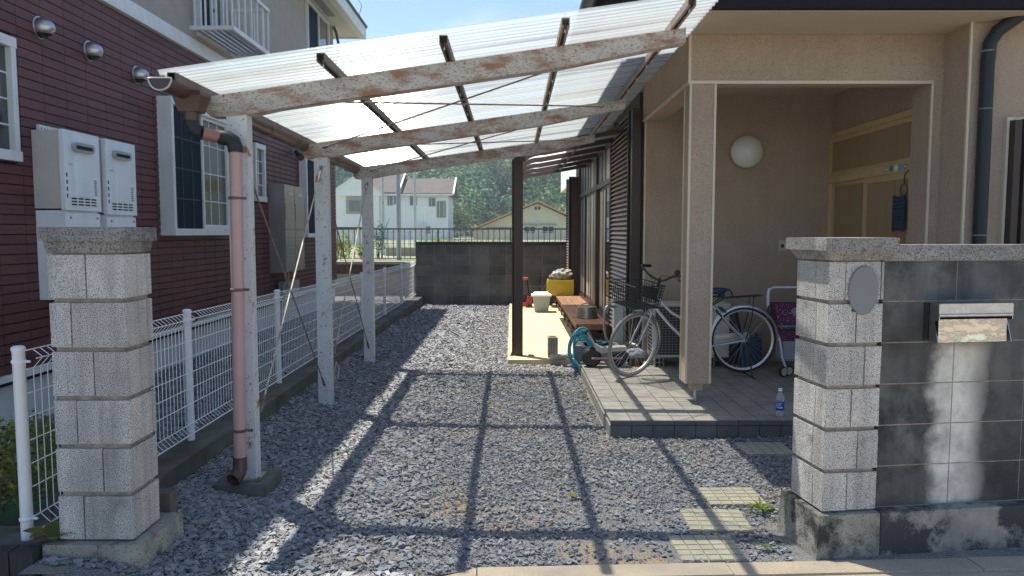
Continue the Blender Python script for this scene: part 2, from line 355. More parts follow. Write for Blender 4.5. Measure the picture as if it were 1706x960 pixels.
def thing(name, label, cat, loc=(0, 0, 0), group=None):
    o = bpy.data.objects.new(name, None); COL.objects.link(o); o.location = loc; o.empty_display_size = .1
    o['label'] = label; o['category'] = cat
    if group: o['group'] = group
    return o
def single(name, label, cat, mb, m, loc, group=None, **k):
    mb.bm.transform(Matrix.Translation(-Vector(loc))); o = link(name, mb.mesh(name, m, **k)); o.location = loc
    o['label'] = label; o['category'] = cat
    if group: o['group'] = group
    return o
def struct(name, mb, m=None, parent=None, **k):
    o = link(name, mb.mesh(name, m, **k), parent, 'structure'); return o
def inst(name, me, loc, parent, rot=None):
    """shared-mesh piece at a world position under parent"""
    o = link(name, me, parent); o.location = Vector(loc) - root_off(parent)
    if rot: o.rotation_euler = rot
    return o
def copy_tree(o, parent=None):
    c = o.copy(); COL.objects.link(c); c.parent = parent
    for ch in [x for x in bpy.data.objects if x.parent == o]: copy_tree(ch, c)
    return c
def npmesh(name, V, F, m, tone=None):
    me = bpy.data.meshes.new(name); V = np.asarray(V, np.float32); F = np.asarray(F, np.int32)
    me.vertices.add(len(V)); me.vertices.foreach_set('co', V.ravel())
    k = F.shape[1]; me.loops.add(F.size); me.loops.foreach_set('vertex_index', F.ravel())
    me.polygons.add(len(F)); me.polygons.foreach_set('loop_start', np.arange(0, F.size, k, dtype=np.int32))
    try: me.polygons.foreach_set('loop_total', np.full(len(F), k, np.int32))
    except Exception: pass
    if tone is not None:
        a = me.attributes.new('tone', 'FLOAT_COLOR', 'POINT'); c = np.ones((len(V), 4), np.float32); c[:, :3] = tone; a.data.foreach_set('color', c.ravel())
    me.polygons.foreach_set('use_smooth', [False]*len(F)); me.materials.append(m); me.update(calc_edges=True); me.validate(); return me
def leaves(centers, size, tones, up=.5, tri=False, aspect=.55):
    """one small folded leaf (quad) per centre"""
    n = len(centers); C = np.asarray(centers, float); size = np.broadcast_to(size, (n,))
    d = np.random.normal(size=(n, 3)); d[:, 2] *= .6; d /= np.linalg.norm(d, axis=1)[:, None]
    q = np.random.normal(size=(n, 3)); q[:, 2] += up*2; s_ = np.cross(d, q); s_ /= np.linalg.norm(s_, axis=1)[:, None] + 1e-9
    L = d*size[:, None]; W = s_*(size*aspect)[:, None]
    V = np.stack([C - L*.5, C + W*.5, C + L*.5, C - W*.5], 1).reshape(-1, 3)
    F = np.arange(4*n).reshape(n, 4)
    T = np.repeat(np.asarray(tones, float), 4, axis=0)
    return V, F, T

# ------------------------------------------------------------------ the ground
g = MB(); g.box(-60, 60, -15, 18.9, -.4, -.02); struct('ground', g, m_soil)
yk = lambda x: 3.425 + .0459*(x - .135) - .36*(np.clip((-.15 - x)/.8, 0, 1))
def gh(x, y):
    sm = lambda t: max(0, min(1, t))**2*(3 - 2*max(0, min(1, t)))
    return .065*sm((-1.45 - x)/.45)*sm((15 - y)/3) + .018*sm((3.48 - y)/.06)*sm((-.1 - x)/.3) + .105*sm((-1.15 - x)/.5)*sm((4.5 - y)/.9) + .012*noise.noise((x*1.1, y*1.1, 5))
g = MB(); NX_, NY_ = 60, 128
gv = [[g.bm.verts.new((-2.05 + 5.95*i/NX_, yk(-2.05 + 5.95*i/NX_) + (16.25 - yk(-2.05 + 5.95*i/NX_))*j/NY_, gh(-2.05 + 5.95*i/NX_, yk(-2.05 + 5.95*i/NX_) + (16.25 - yk(-2.05 + 5.95*i/NX_))*j/NY_) - .004)) for i in range(NX_+1)] for j in range(NY_+1)]
for j in range(NY_):
    for i in range(NX_): g._f([gv[j][i], gv[j][i+1], gv[j+1][i+1], gv[j+1][i]])
struct('gravel_driveway', g, m_gravel_base, smooth='all')
KR = Matrix.Translation((.135, 3.425, 0)) @ Matrix.Rotation(math.atan(.0459), 4, 'Z')
g = MB(); g.box(-9, 9, -6.5, -.132, -.3, -.006); o = struct('pavement', g, m_pave); o.matrix_world = KR
g = MB(); g.box(-3.9, 9, -.14, .0, -.3, -.03); kerb = struct('kerb_strip', g, m_mortar); kerb.matrix_world = KR
for i in range(11):
    b = MB(); b.box(-3.9 + i*1.2, -2.705 + i*1.2, -.128, -.002, -.05, .004 + .003*(i % 2)); q = link('kerb_stone', b.mesh('kerb_stone', m_pave, bevel=.004), kerb)
g = MB(); g.box(-60, 60, -15, -3.51, -.3, -.03); struct('road', g, m_asphalt)
g = MB(); g.box(-3.80, -2.25, 3.6, 16.2, -.3, .10); struct('side_passage_gravel', g, m_gravel_base)
g = MB(); g.box(-90, 90, 18.95, 420, -.5, .85); struct('far_ground', g, m_field)

# gravel stones, real chips
def gravel(name, regions, holes, label_tone=(.205, .212, .228)):
    Vs, Ts = [], []
    for (x0, x1, y0, y1, dens, smin, smax, zb) in regions:
        n = int((x1-x0)*(y1-y0)*dens); x = np.random.uniform(x0, x1, n); y = np.random.uniform(y0, y1, n)
        ok = np.ones(n, bool)
        for (a, b, c, d) in holes: ok &= ~((x > a) & (x < b) & (y > c) & (y < d))
        ok &= (y > yk(x) + .01) if zb == 0 else True
        x, y = x[ok], y[ok]; n = len(x)
        s_all = np.random.rand(n)
        # patchy: worn thin patches towards the street
        f = np.array([noise.noise((a*1.3, b*1.3, 0)) for a, b in zip(x, y)]); f2 = np.array([noise.noise((a*3.1, b*2.2, 9)) for a, b in zip(x, y)]); rut = np.exp(-((x + .62)/.16)**2) + np.exp(-((x - .62)/.2)**2); thin = (y < 12) & (s_all > .3) & (np.random.rand(n) < np.clip(.30*rut + .55*(x > .3)*(y < 4.1) + (x > -1.1)*np.clip((5.1 - y)*.62, 0, .93)*(f + .6*f2 > -.16), 0, .95))
        x, y = x[~thin], y[~thin]; n = len(x)
        s = (smin + (smax - smin)*np.random.rand(n)**3.6)*np.where(x < -.5, 1.3, .85)
        base = np.array([(-1, -1, -1), (1, -1, -1), (1, 1, -1), (-1, 1, -1), (-1, -1, 1), (1, -1, 1), (1, 1, 1), (-1, 1, 1)], float)*.5
        P = base[None] * (1 + .6*np.random.uniform(-1, 1, (n, 8, 3)))
        P *= (s[:, None]*np.stack([np.random.uniform(.8, 1.5, n), np.random.uniform(.6, 1., n), np.random.uniform(.22, .5, n)], 1))[:, None]
        A = np.random.normal(size=(n, 3))*[.24, .24, 0]; A[:, 2] = np.random.uniform(0, 6.28, n)
        ca, sa = np.cos(A), np.sin(A)
        def rot(P, i, j, c, s_): a_ = P[:, :, i]*c[:, None] - P[:, :, j]*s_[:, None]; b_ = P[:, :, i]*s_[:, None] + P[:, :, j]*c[:, None]; P[:, :, i] = a_; P[:, :, j] = b_
        rot(P, 1, 2, ca[:, 0], sa[:, 0]); rot(P, 0, 2, ca[:, 1], sa[:, 1]); rot(P, 0, 1, ca[:, 2], sa[:, 2])
        P[:, :, 0] += x[:, None]; P[:, :, 1] += y[:, None]; P[:, :, 2] += (zb + (np.array([gh(a_, b_) for a_, b_ in zip(x, y)]) if zb == 0 else 0) + s*.05 + np.random.uniform(0, .008, n))[:, None]
        t = np.array(label_tone)[None]*np.random.uniform(.70, 1.35, n)[:, None]*(1 + .035*np.random.uniform(-1, 1, (n, 3)))
        br = np.random.rand(n) < .05; t[br] = t[br]*np.array([1.35, 1.1, .8])
        Vs.append(P.reshape(-1, 3)); Ts.append(np.repeat(t, 8, 0))
    V = np.concatenate(Vs); T = np.concatenate(Ts); n = len(V)//8
    q = np.array([(0, 3, 2, 1), (4, 5, 6, 7), (0, 1, 5, 4), (1, 2, 6, 5), (2, 3, 7, 6), (3, 0, 4, 7)])
    F = (q[None] + 8*np.arange(n)[:, None, None]).reshape(-1, 4)
    return link(name, npmesh(name, V, F, m_stone, T), None, 'stuff')
holes = [(-2.05, -1.6, 3.10, 3.50), (1.40, 4, 3.4, 3.95), (.74, 4, 5.65, 9), (-.07, 1.5, 8.85, 16.3), (.80, 1.16, 3.49, 3.80), (.95, 1.30, 3.84, 4.16), (1.15, 1.50, 4.22, 4.53), (1.68, 2.05, 5.17, 5.52), (-1.80, -1.48, 4.28, 4.62)]
gravel('gravel', [(-2.02, 3.6, 3.05, 5.2, 7600, .005, .026, 0), (-2.02, 3.0, 5.2, 7.5, 4200, .006, .027, 0), (-2.05, 1.4, 7.5, 11, 2000, .010, .034, 0), (-2.05, 1.2, 11, 16.25, 900, .015, .040, 0)], holes)
gravel('side_gravel', [(-3.72, -2.25, 4.6, 8, 650, .018, .05, .10), (-3.72, -2.25, 8, 16.1, 380, .024, .06, .10)], [], (.17, .18, .195))

# pavers with cast grid
def paver(px, py, sx, sy, label, rz, z=.012):
    t = thing('paver', label, 'paver', (0, 0, 0), 'cast concrete stepping pavers in the gravel')
    b = MB(); b.box(-sx/2, sx/2, -sy/2, sy/2, -.03, 0); part('bed', b, m_mortar, t)
    e = MB(); nx, ny = 5, 5; gx, gy = sx/nx, sy/ny
    e.box(-gx/2 + .004, gx/2 - .004, -gy/2 + .004, gy/2 - .004, -.01, .005); me = e.mesh('tablet', m_paver, bevel=.002)
    for i in range(nx):
        for j in range(ny): inst('tablet', me, (-sx/2 + gx*(i+.5), -sy/2 + gy*(j+.5), 0), t)
    t.location = (px, py, z); t.rotation_euler = (0, 0, rz)
paver(.985, 3.635, .33, .30, 'yellowish grid paver nearest the kerb in the gravel', R(2), .004)
paver(1.13, 4.00, .34, .30, 'sunlit grid paver, middle of the three in a row', R(-2), .004)
paver(1.33, 4.37, .34, .29, 'grid paver third from the kerb, below the porch step', R(1), .004)
paver(1.86, 5.35, .36, .30, 'shaded grid paver at the foot of the dark porch step', R(0), .004)

# concrete slab by the deck
g = MB(); g.box(-.05, 1.42, 8.88, 12.19, -.1, .05); g.box(-.05, 1.42, 12.205, 15.9, -.1, .05); struct('concrete_slab', g, m_slab, bevel=.006)

# porch platform
pl = MB(); pl.box(.775, 3.9, 5.672, 8.6, -.1, .118); plat = struct('porch_platform', pl, m_grout)
tp = .166
tm = MB(); tm.box(-tp/2+.003, tp/2-.003, -tp/2+.003, tp/2-.003, -.006, .012); me_t = tm.mesh('tile', m_tile, bevel=.0015)
k = 0
for i in range(18):
    for j in range(16):
        x, y = .765 + tp*(i+.5), 5.655 + tp*(j+.5)
        if x > 3.62 or y > 8.35: continue
        inst('tile', me_t, (x, y, .120), plat)
tf = MB(); tf.box(-tp/2+.003, tp/2-.003, -.008, .008, -.05, .046); me_f = tf.mesh('edge_tile', m_tile_edge, bevel=.0015)
for i in range(18): inst('edge_tile', me_f, (.765 + tp*(i+.5), 5.664, .050), plat)
tf = MB(); tf.box(-.008, .008, -tp/2+.003, tp/2-.003, -.05, .046); me_f = tf.mesh('edge_tile', m_tile, bevel=.0015)
for j in range(16):
    if 5.655 + tp*(j+.5) < 8.3: inst('edge_tile', me_f, (.768, 5.655 + tp*(j+.5), .050), plat)
tf = MB(); tf.box(-tp/2+.002, tp/2-.002, -.006, .02, -.012, .020); me_f = tf.mesh('nosing_tile', m_tile_edge, bevel=.002)
for i in range(18): inst('nosing_tile', me_f, (.765 + tp*(i+.5), 5.655, .1135), plat)

# ------------------------------------------------------------------ masonry pillars
def pillar(t, x0, x1, y0, y1, z0, rows, rh, pat, cap_over, cap_h):
    core = MB(); core.box(x0+.014, x1-.014, y0+.014, y1-.014, z0, z0 + rows*rh); part('mortar_core', core, m_mortar, t)
    W, D = x1-x0, y1-y0
    for r in range(rows):
        za, zb = z0 + r*rh + .009, z0 + (r+1)*rh - .012
        fr, sd = pat[r % len(pat)]
        xs = [x0] + [x0 + W*f for f in fr] + [x1]
        for i in range(len(xs)-1):
            last = i == len(xs)-2 and sd is not None and sd > 0; first = i == 0 and sd is not None and sd < 0
            ycut = [y0, y0 + D*abs(sd), y1] if (last or first) else [y0, y1]
            for j in range(len(ycut)-1):
                b = MB(); b.box(xs[i] + (.003 if i else 0), xs[i+1] - (.003 if i < len(xs)-2 else 0), ycut[j] + (.003 if j else 0), ycut[j+1] - (.003 if j < len(ycut)-2 else 0), za, zb)
                part('block', b, m_granite, t, bevel=.010, seg=2, jit=.0012)
    zt = z0 + rows*rh; o = cap_over
    c = MB(); c.frustum((x0+.0, x1-.0, y0+.0, y1-.0, zt - .004), (x0-o+.012, x1+o-.012, y0-o+.012, y1+o-.012, zt + cap_h*.42)); 
    c.box(x0-o, x1+o, y0-o, y1+o, zt + cap_h*.42, zt + cap_h); part('cap', c, m_cap, t, bevel=.006, jit=.001)
lp = thing('gate_pillar', 'grey split block gate pillar standing beside the white mesh fence', 'pillar', (-1.82, 3.3, 0), 'gate pillars')
b = MB(); b.frustum((-2.045, -1.585, 3.10, 3.50, -.05), (-2.035, -1.60, 3.112, 3.49, .245)); part('plinth', b, m_plinth, lp, bevel=.02, seg=2)
pillar(lp, -1.980, -1.655, 3.15, 3.385, .248, 6, .2118, [((.34,), .62), ((.62,), -.5), ((.30,), .85), ((.55,), -.4), ((.28,), .8), ((.50,), -.5)], .022, .105)
b = MB(); b.box(-1.97, -1.66, 3.50, 3.58, 0, .335); part('rear_stub', b, m_curbc, lp, bevel=.008)

gw = thing('street_wall', 'dark stained concrete block wall with pale washed streaks beside the gate pillar', 'wall')
b = MB(); b.box(.335, 3.6, .0, .20, -.05, .215); part('footing', b, m_footing, gw, bevel=.008)
b = MB(); b.box(.345, 3.6, .0685, .150, .21, 1.50); part('mortar_core', b, m_mortar, gw)
rowz = [.218, .428, .636, .844, 1.051, 1.257, 1.462]
for r in range(6):
    for c in range(8):
        x0 = .34 + .4*c
        b = MB(); b.box(x0 + .003, x0 + .397, .066, .155, rowz[r] + .003, rowz[r+1] - .003); part('block', b, m_wallblock, gw, bevel=.003)
for c in range(8):
    x0 = .34 + .4*c
    b = MB(); b.box(x0 + .001, x0 + .399, .055, .165, 1.463, 1.541); part('coping', b, m_cap, gw, bevel=.004)
gw.location = (1.493, 3.517, 0); gw.rotation_euler = (0, 0, R(7.4))
rp = thing('gate_pillar', 'pale split block gate pillar with a grey oval plate at the wall end', 'pillar', (0, 0, 0), 'gate pillars')
b = MB(); b.frustum((-.005, .330, -.004, .40, -.05), (.010, .331, .004, .385, .212)); part('plinth', b, m_plinth, rp, bevel=.012, seg=2)
pillar(rp, .040, .325, .035, .335, .215, 6, .2092, [((.45,), -.30), ((.62,), -.35), ((.48,), -.30), ((.70,), -.40), ((.52,), -.35), ((.30, .95), -.4)], .045, .105)
rp.location = (1.493, 3.517, 0); rp.rotation_euler = (0, 0, R(7.4))
RW = Matrix.Translation((1.493, 3.517, 0)) @ Matrix.Rotation(R(7.4), 4, 'Z')
b = MB(); b.lathe([(0, -.001), (.062, 0), (.066, -.006), (.064, -.012), (0, -.014)], (0, 0, 0), 32, 'y'); b.xf(Matrix.Translation((.215, .034, 1.318)) @ Matrix.Diagonal((1.18, 1, 1.85, 1)))
o = link('nameplate', b.mesh('nameplate', m_plate, smooth=True)); o.matrix_world = RW; o['label'] = 'blank grey oval plate on the front of the right pale pillar'; o['category'] = 'plate'
b = MB(); b.box(.165, .255, .0235, .036, 1.212, 1.30); o = link('plate_backing', b.mesh('plate_backing', m_blackp, bevel=.002)); o.matrix_world = RW; o['label'] = 'small dark square plate peeking out below the grey oval plate'; o['category'] = 'plate'

# letter box
mb_ = thing('letter_box', 'polished steel letter box slot set in the dark block wall', 'letter box')
X0, X1 = .565, .960
b = MB(); b.box(X0, X1, .02, .066, 1.068, 1.25); part('body', b, m_dark, mb_)
for xx in (X0, X1 - .004):
    b = MB(); b.prism([(.066, 1.25), (-.045, 1.25), (-.045, 1.175), (-.012, 1.165), (-.045, 1.062), (.066, 1.058)], 'x', xx, xx + .004); part('side_plate', b, m_stainless, mb_)
b = MB(); b.box(X0 + .004, X1 - .004, -.045, .066, 1.242, 1.252); b.box(X0 + .004, X1 - .004, -.045, -.038, 1.205, 1.242); part('hood', b, m_stainless, mb_, bevel=.002)
b = MB(); b.tube([(X0 + .002, -.040, 1.197), (X1 - .002, -.040, 1.197)], .0095, 12); part('lip', b, m_stainless, mb_, smooth=True)
b = MB()
NX, NZ = 26, 10
gv = [[b.bm.verts.new((X0 + .006 + (X1 - X0 - .030)*i/NX, -.036 - .001*j/NZ + .0016*noise.noise((i*.35, j*.5, 3)) + .003*math.exp(-((i-13)/8)**2 - ((j-6)/2.5)**2), 1.176 - .112*j/NZ)) for i in range(NX+1)] for j in range(NZ+1)]
for j in range(NZ):
    for i in range(NX): b._f([gv[j][i], gv[j][i+1], gv[j+1][i+1], gv[j+1][i]])
part('flap', b, m_chrome, mb_, smooth='all')
mb_.matrix_world = RW

# ------------------------------------------------------------------ low curb, dark edging, mesh fence
g = MB()
g.prism([(-2.26, 3.56), (-2.03, 3.56), (-1.95, 16.2), (-2.26, 16.2)], 'z', -.1, .185); struct('fence_curb', g, m_curbc, bevel=.01)
ed = thing('garden_edging', 'dark grooved block edging at the foot of the white fence post', 'edging')
for i in range(12):
    b = MB(); b.box(-3.3 + i*.105, -3.3 + i*.105 + .098, 3.06, 3.14, -.05, .235); part('edging_log', b, m_wood_stump, ed, bevel=.012)
b = MB(); b.box(-3.3, -2.055, 3.14, 3.40, -.05, .215); part('coping', b, m_curbc, ed, bevel=.008)

fe = thing('mesh_fence', 'white wire mesh fence running along the low curb', 'fence')
fx = lambda y: -2.19 + .02*(y - 3.2)/13
ztop = lambda y: 1.075 - .0088*(y - 3.25)
zbot = lambda y: .21 - .003*(y - 3.25)
PY = [3.25, 4.95, 6.85, 8.8, 10.7, 12.6, 14.5, 16.15]
for i, y in enumerate(PY):
    b = MB(); b.lathe([(.026, zbot(y) - .03), (.026, ztop(y) - .004), (.029, ztop(y)), (.029, ztop(y) + .012), (.02, ztop(y) + .020), (0, ztop(y) + .022)], (fx(y), y, 0), 14); p = part('post', b, m_fence_post, fe, smooth=True)
    for zz in (ztop(y) - .05, zbot(y) + .10): c = MB(); c.lathe([(.029, zz - .008), (.031, zz), (.029, zz + .008)], (fx(y), y, 0), 12); c.cyl((fx(y) + .02, y, zz), (fx(y) + .05, y, zz), .006, 6); part('clamp', c, m_fence_post, p)
for a, c in zip(PY, PY[1:]):
    b = MB(); y = a + .045
    nn = 4 if a < 9 else 3
    while y < c - .03:
        xo = fx(y) + .034; zt, zb = ztop(y), zbot(y) + .035
        path = [(xo, y, zt), (xo + .045, y, zt - .035), (xo, y, zt - .085), (xo, y, zb + .075), (xo + .045, y, zb + .03), (xo, y, zb)]
        b.tube(path, .0023 if a < 6 else .0026, nn, caps=False); y += .05
    for zf, xo in ((0, 0), (.035, .045), (.085, 0)):
        b.tube([(fx(a) + .034 + xo, a, ztop(a) - zf), (fx(c) + .034 + xo, c, ztop(c) - zf)], .0032, 5)
    for k in range(1, 6):
        f = k/6.3; q = lambda y: ztop(y) - .085 - (ztop(y) - .085 - zbot(y) - .11)*f
        b.tube([(fx(a) + .036, a, q(a)), (fx(c) + .036, c, q(c))], .0030, 5)
    for zf, xo in ((.11, 0), (.065, .045), (.035, 0)):
        b.tube([(fx(a) + .034 + xo, a, zbot(a) + zf), (fx(c) + .034 + xo, c, zbot(c) + zf)], .0032, 5)
    part('mesh_panel', b, m_fence, fe)

# ------------------------------------------------------------------ neighbour's house (maroon)
nh = thing('neighbour_house', 'two storey house with maroon tiled ground floor and grey beige upper floor', 'house', (-3.75, 9.5, 0))
WX = -3.75; NY0, NY1 = 3.0, 15.85
b = MB(); b.box(-9, WX - .02, NY0, NY1, .45, 3.70); part('wall_backing', b, m_siding_gap, nh)
b = MB(); b.box(-9, WX - .05, NY0 + .02, NY1 - .02, 0, .50); part('foundation', b, m_found, nh)
b = MB(); b.box(WX - .05, WX + .015, NY0, NY1 + .01, .485, .535); part('base_trim', b, m_white, nh, bevel=.006)
b = MB(); b.box(-9, WX, NY0, NY1, 3.86, 5.88); part('upper_wall', b, m_stucco_g, nh)
b = MB(); b.box(WX - .06, WX + .045, NY0, NY1 + .04, 3.70, 3.80); b.box(WX - .06, WX + .028, NY0, NY1 + .02, 3.80, 3.86); part('belt_course', b, m_white, nh, bevel=.006)
# windows of the ground floor: (y0,y1,z0,z1,proud)
WIN = [(4.2, 5.655, 2.155, 3.03, .035), (7.93, 9.60, 1.59, 3.02, .15), (10.83, 11.27, 2.08, 2.885, .035), (13.15, 14.55, 1.535, 2.96, .13)]
RH = .075; TL = .3025
tb = MB(); tb.box(-.018, .0, .0022, TL - .0022, .0035, RH - .0045); me_s = tb.mesh('siding_tile', m_siding, bevel=.0015)
cand = []
r = 0; z = .537
while z < 3.68:
    y = NY0
    while y < NY1 - .05:
        y1 = min(y + TL, NY1)
        if not any(y1 > a + .02 and y < c - .02 and z + RH > d + .01 and z < e - .01 for a, c, d, e, _ in WIN):
            cand.append((y, y1, z))
        elif True:
            for a, c, d, e, _ in WIN:   # trim tiles cut round the window
                if y1 > a + .02 and y < c - .02 and z + RH > d + .01 and z < e - .01:
                    if y < a - .03: cand.append((y, a, z))
                    if y1 > c + .03: cand.append((c, y1, z))
        y += TL
    z += RH; r += 1
def seen(y, z):   # tiles that face the open part of the view come first
    hid = (5.84 < y < 6.95 and z < 2.4) or y < 5.1 or (z < .95 and y < 8)
    return (1e3 if hid else 0) + y
full = [c for c in cand if abs(c[1] - c[0] - TL) < .001]; cut = [c for c in cand if abs(c[1] - c[0] - TL) >= .001]
full.sort(key=lambda c: seen(c[0], c[2]))
for (y, y1, z) in full[:300]: inst('siding_tile', me_s, (WX, y, z), nh)
# remaining tiles as one joined part with the same relief
V, F = [], []
for (y, y1, z) in full[300:] + cut:
    n0 = len(V); a, c, d, e = y + .0022, y1 - .0022, z + .0035, z + RH - .0045; h = .0015
    V += [(WX - .018, a, d), (WX - .018, c, d), (WX - .018, c, e), (WX - .018, a, e), (WX, a + h, d + h), (WX, c - h, d + h), (WX, c - h, e - h), (WX, a + h, e - h)]
    F += [(n0+4, n0+5, n0+6, n0+7), (n0, n0+1, n0+5, n0+4), (n0+1, n0+2, n0+6, n0+5), (n0+2, n0+3, n0+7, n0+6), (n0+3, n0, n0+4, n0+7)]
me = npmesh('siding_tiles', np.array(V) - np.array([-3.75, 9.5, 0]), np.array(F), m_siding)
link('siding_tiles', me, nh, 'stuff')
def nwin(y0, y1, z0, z1, pr, style):
    f = MB(); X = WX + pr; t = .055
    f.box(WX - .03, X, y0, y0 + t, z0, z1); f.box(WX - .03, X, y1 - t, y1, z0, z1)
    f.box(WX - .03, X + .01, y0 - .008, y1 + .008, z0 - .02, z0 + t); f.box(WX - .03, X + .006, y0 - .004, y1 + .004, z1 - t, z1 + .02)
    wn_ = part('window', f, m_white, nh, bevel=.005)
    gx = X - .045; ym = (y0 + y1)/2
    def pane(a, c, m, nv, nhz, mm, xg):
        p = MB(); p.box(xg - .006, xg, a, c, z0 + t, z1 - t); part('pane', p, m, wn_)
        q = MB()
        for k in range(1, nv): yy = a + (c - a)*k/nv; q.box(xg, xg + .006, yy - .006, yy + .006, z0 + t, z1 - t)
        for k in range(1, nhz): zz = z0 + t + (z1 - z0 - 2*t)*k/nhz; q.box(xg, xg + .007, a, c, zz - .006, zz + .006)
        if nv > 1 or nhz > 1: part('muntin', q, mm, wn_)
    if style == 'slider':
        pane(y0 + t, ym, m_screen, 3, 4, M('screen bars', (.03, .05, .06), rough=.6), gx)
        pane(ym + .02, y1 - t - .03, m_glass_curt, 3, 4, m_white, gx - .012)
        s = MB(); s.box(gx - .01, gx + .020, ym - .012, ym + .028, z0 + t, z1 - t); s.box(gx - .01, gx + .016, ym + .028, y1 - t, z0 + t, z0 + t + .05); s.box(gx - .01, gx + .016, ym + .028, y1 - t, z1 - t - .04, z1 - t); s.box(gx - .01, gx + .016, y1 - t - .04, y1 - t, z0 + t + .05, z1 - t - .04)
        part('sash', s, m_white, wn_)
    elif style == 'dark':
        pane(y0 + t, y1 - t, m_screen, 2, 1, m_white, gx)
    else:
        pane(y0 + t, y1 - t, m_glass_curt, 2, 4 if z1 - z0 < 1.2 else 3, m_white, gx)
for wv, st in zip(WIN, ('plain', 'slider', 'plain', 'dark')): nwin(*wv, st)
# upper floor tall window and balcony window
def uwin(y0, y1, z0, z1):
    f = MB(); X = WX + .05
    f.box(WX - .01, X, y0, y0 + .05, z0, z1); f.box(WX - .01, X, y1 - .05, y1, z0, z1); f.box(WX - .01, X + .004, y0, y1, z1, z1 + .05); f.box(WX - .01, X + .004, y0, y1, z0 - .05, z0)
    ym = (y0 + y1)/2; f.box(WX, X - .005, ym - .02, ym + .02, z0, z1); wn_ = part('window', f, m_white, nh)
    p = MB(); p.box(WX + .002, WX + .02, y0 + .05, ym - .02, z0, z1); part('pane', p, m_screen, wn_)
    p = MB(); p.box(WX + .002, WX + .016, ym + .02, y1 - .05, z0, z1); part('pane', p, m_glass_curt, wn_)
uwin(13.75, 15.35, 4.2, 5.78); uwin(9.0, 9.75, 3.99, 5.1)
# soffit, fascia, roof
b = MB(); b.box(-9, -3.36, 2.4, 16.62, 5.88, 5.90); part('soffit', b, m_soffit_w, nh)
b = MB(); b.box(-3.36, -3.22, 2.4, 16.70, 5.86, 6.14); b.box(-9, -3.36, 16.62, 16.70, 5.86, 6.10); part('fascia', b, m_white, nh, bevel=.01)
b = MB(); b.prism([(-3.18, 6.13), (-6.4, 7.5), (-9.6, 6.13), (-9.6, 5.92), (-3.36, 5.92)], 'y', 2.4, 16.72); part('roof', b, m_rooftile, nh)
b = MB(); b.box(-3.66, -3.50, 13.9, 14.45, 5.872, 5.884); b.box(-3.66, -3.50, 14.47, 15.02, 5.872, 5.884); part('soffit_vent', b, m_grey_p, nh)
b = MB(); b.tube([(-3.70, 15.70, 5.86), (-3.66, 15.75, 5.75), (-3.62, 15.80, 5.5), (-3.66, 15.8, 5.25), (-3.70, 15.78, 5.15)], .028, 8); b.lathe([(0, -.05), (.07, -.03), (.075, .03), (0, .06)], (-3.68, 15.45, 5.18), 12, 'x'); part('cable_conduit', b, m_blackp, nh, smooth=True)
b = MB(); b.tube([(-3.25, 16.0, 6.12), (-3.20, 16.02, 6.28), (-3.17, 16.0, 6.38)], .008, 5); b.tube([(-3.17, 16.0, 6.38), (-3.5, 13.5, 7.1)], .006, 4); part('wire_hook', b, m_grey_p, nh)
# balcony rack
bal = thing('window_balcony', 'small white metal rack balcony on the upper wall of the maroon house', 'balcony', (-3.5, 9.4, 3.95))
BY0, BY1, BX = 8.80, 10.12, -3.235
b = MB(); b.box(WX, BX, BY0, BY0 + .04, 3.955, 4.00); b.box(WX, BX, BY1 - .04, BY1, 3.955, 4.00); b.box(BX - .045, BX, BY0 + .04, BY1 - .04, 3.95, 4.005); part('bottom_frame', b, m_white, bal, bevel=.004)
for k in range(6):
    b = MB(); x = WX + .06 + k*.075; b.box(x, x + .05, BY0 + .04, BY1 - .04, 3.958, 3.972); part('floor_slat', b, m_steel, bal)
b = MB(); b.box(BX - .04, BX, BY0, BY1, 4.53, 4.57); b.box(WX, BX - .04, BY0, BY0 + .035, 4.53, 4.57); b.box(WX, BX - .04, BY1 - .035, BY1, 4.53, 4.57); part('top_rail', b, m_white, bal, bevel=.004)
ba = MB(); ba.box(-.008, .008, -.011, .011, 0, .53); me_b = ba.mesh('baluster', m_white)
for k in range(7): inst('baluster', me_b, (BX - .02, BY0 + .02 + k*(BY1 - BY0 - .04)/6, 4.00), bal)
for k in range(4):
    inst('baluster', me_b, (WX + .06 + k*.125, BY0 + .018, 4.00), bal); inst('baluster', me_b, (WX + .06 + k*.125, BY1 - .018, 4.00), bal)
# vent hoods
def hood(y, z, lab):
    t = thing('vent_hood', lab, 'vent', (WX, y, z), 'stainless vent hoods on the maroon wall')
    b = MB(); b.lathe([(0, .0), (.088, .0), (.088, .008), (.078, .012), (0, .012)], (WX, y, z), 24, 'x'); part('flange', b, m_stainless, t, smooth=True)
    b = MB(); n = 12
    rows = []
    for i in range(n+1):
        th = math.pi*(i/n)*.72   # opens downwards
        row = []
        for j in range(13):
            ph = math.pi*(j/12) - math.pi/2
            x = .115*math.sin(th)*math.cos(ph); yy = .078*math.sin(ph)*max(math.sin(th), .0) ; zz = .078*math.cos(th)
            row.append(b.bm.verts.new((WX + .01 + max(x, 0), y + .078*math.sin(ph)*math.sin(th), z + zz)))
        rows.append(row)
    for i in range(n):
        for j in range(12): b._f([rows[i][j], rows[i][j+1], rows[i+1][j+1], rows[i+1][j]])
    bmesh.ops.remove_doubles(b.bm, verts=b.bm.verts, dist=.0005)
    part('hood', b, m_stainless, t, smooth='all')
    b = MB(); b.lathe([(.07, 0), (.07, .03), (0, .03)], (WX + .012, y, z - .012), 16, 'x'); part('opening', b, m_dark, t)
hood(6.0, 3.22, 'round stainless vent hood nearest the street, high on the maroon wall')
hood(6.69, 3.205, 'round stainless vent hood, middle one of the three')
hood(7.52, 3.17, 'round stainless vent hood closest to the carport roof')
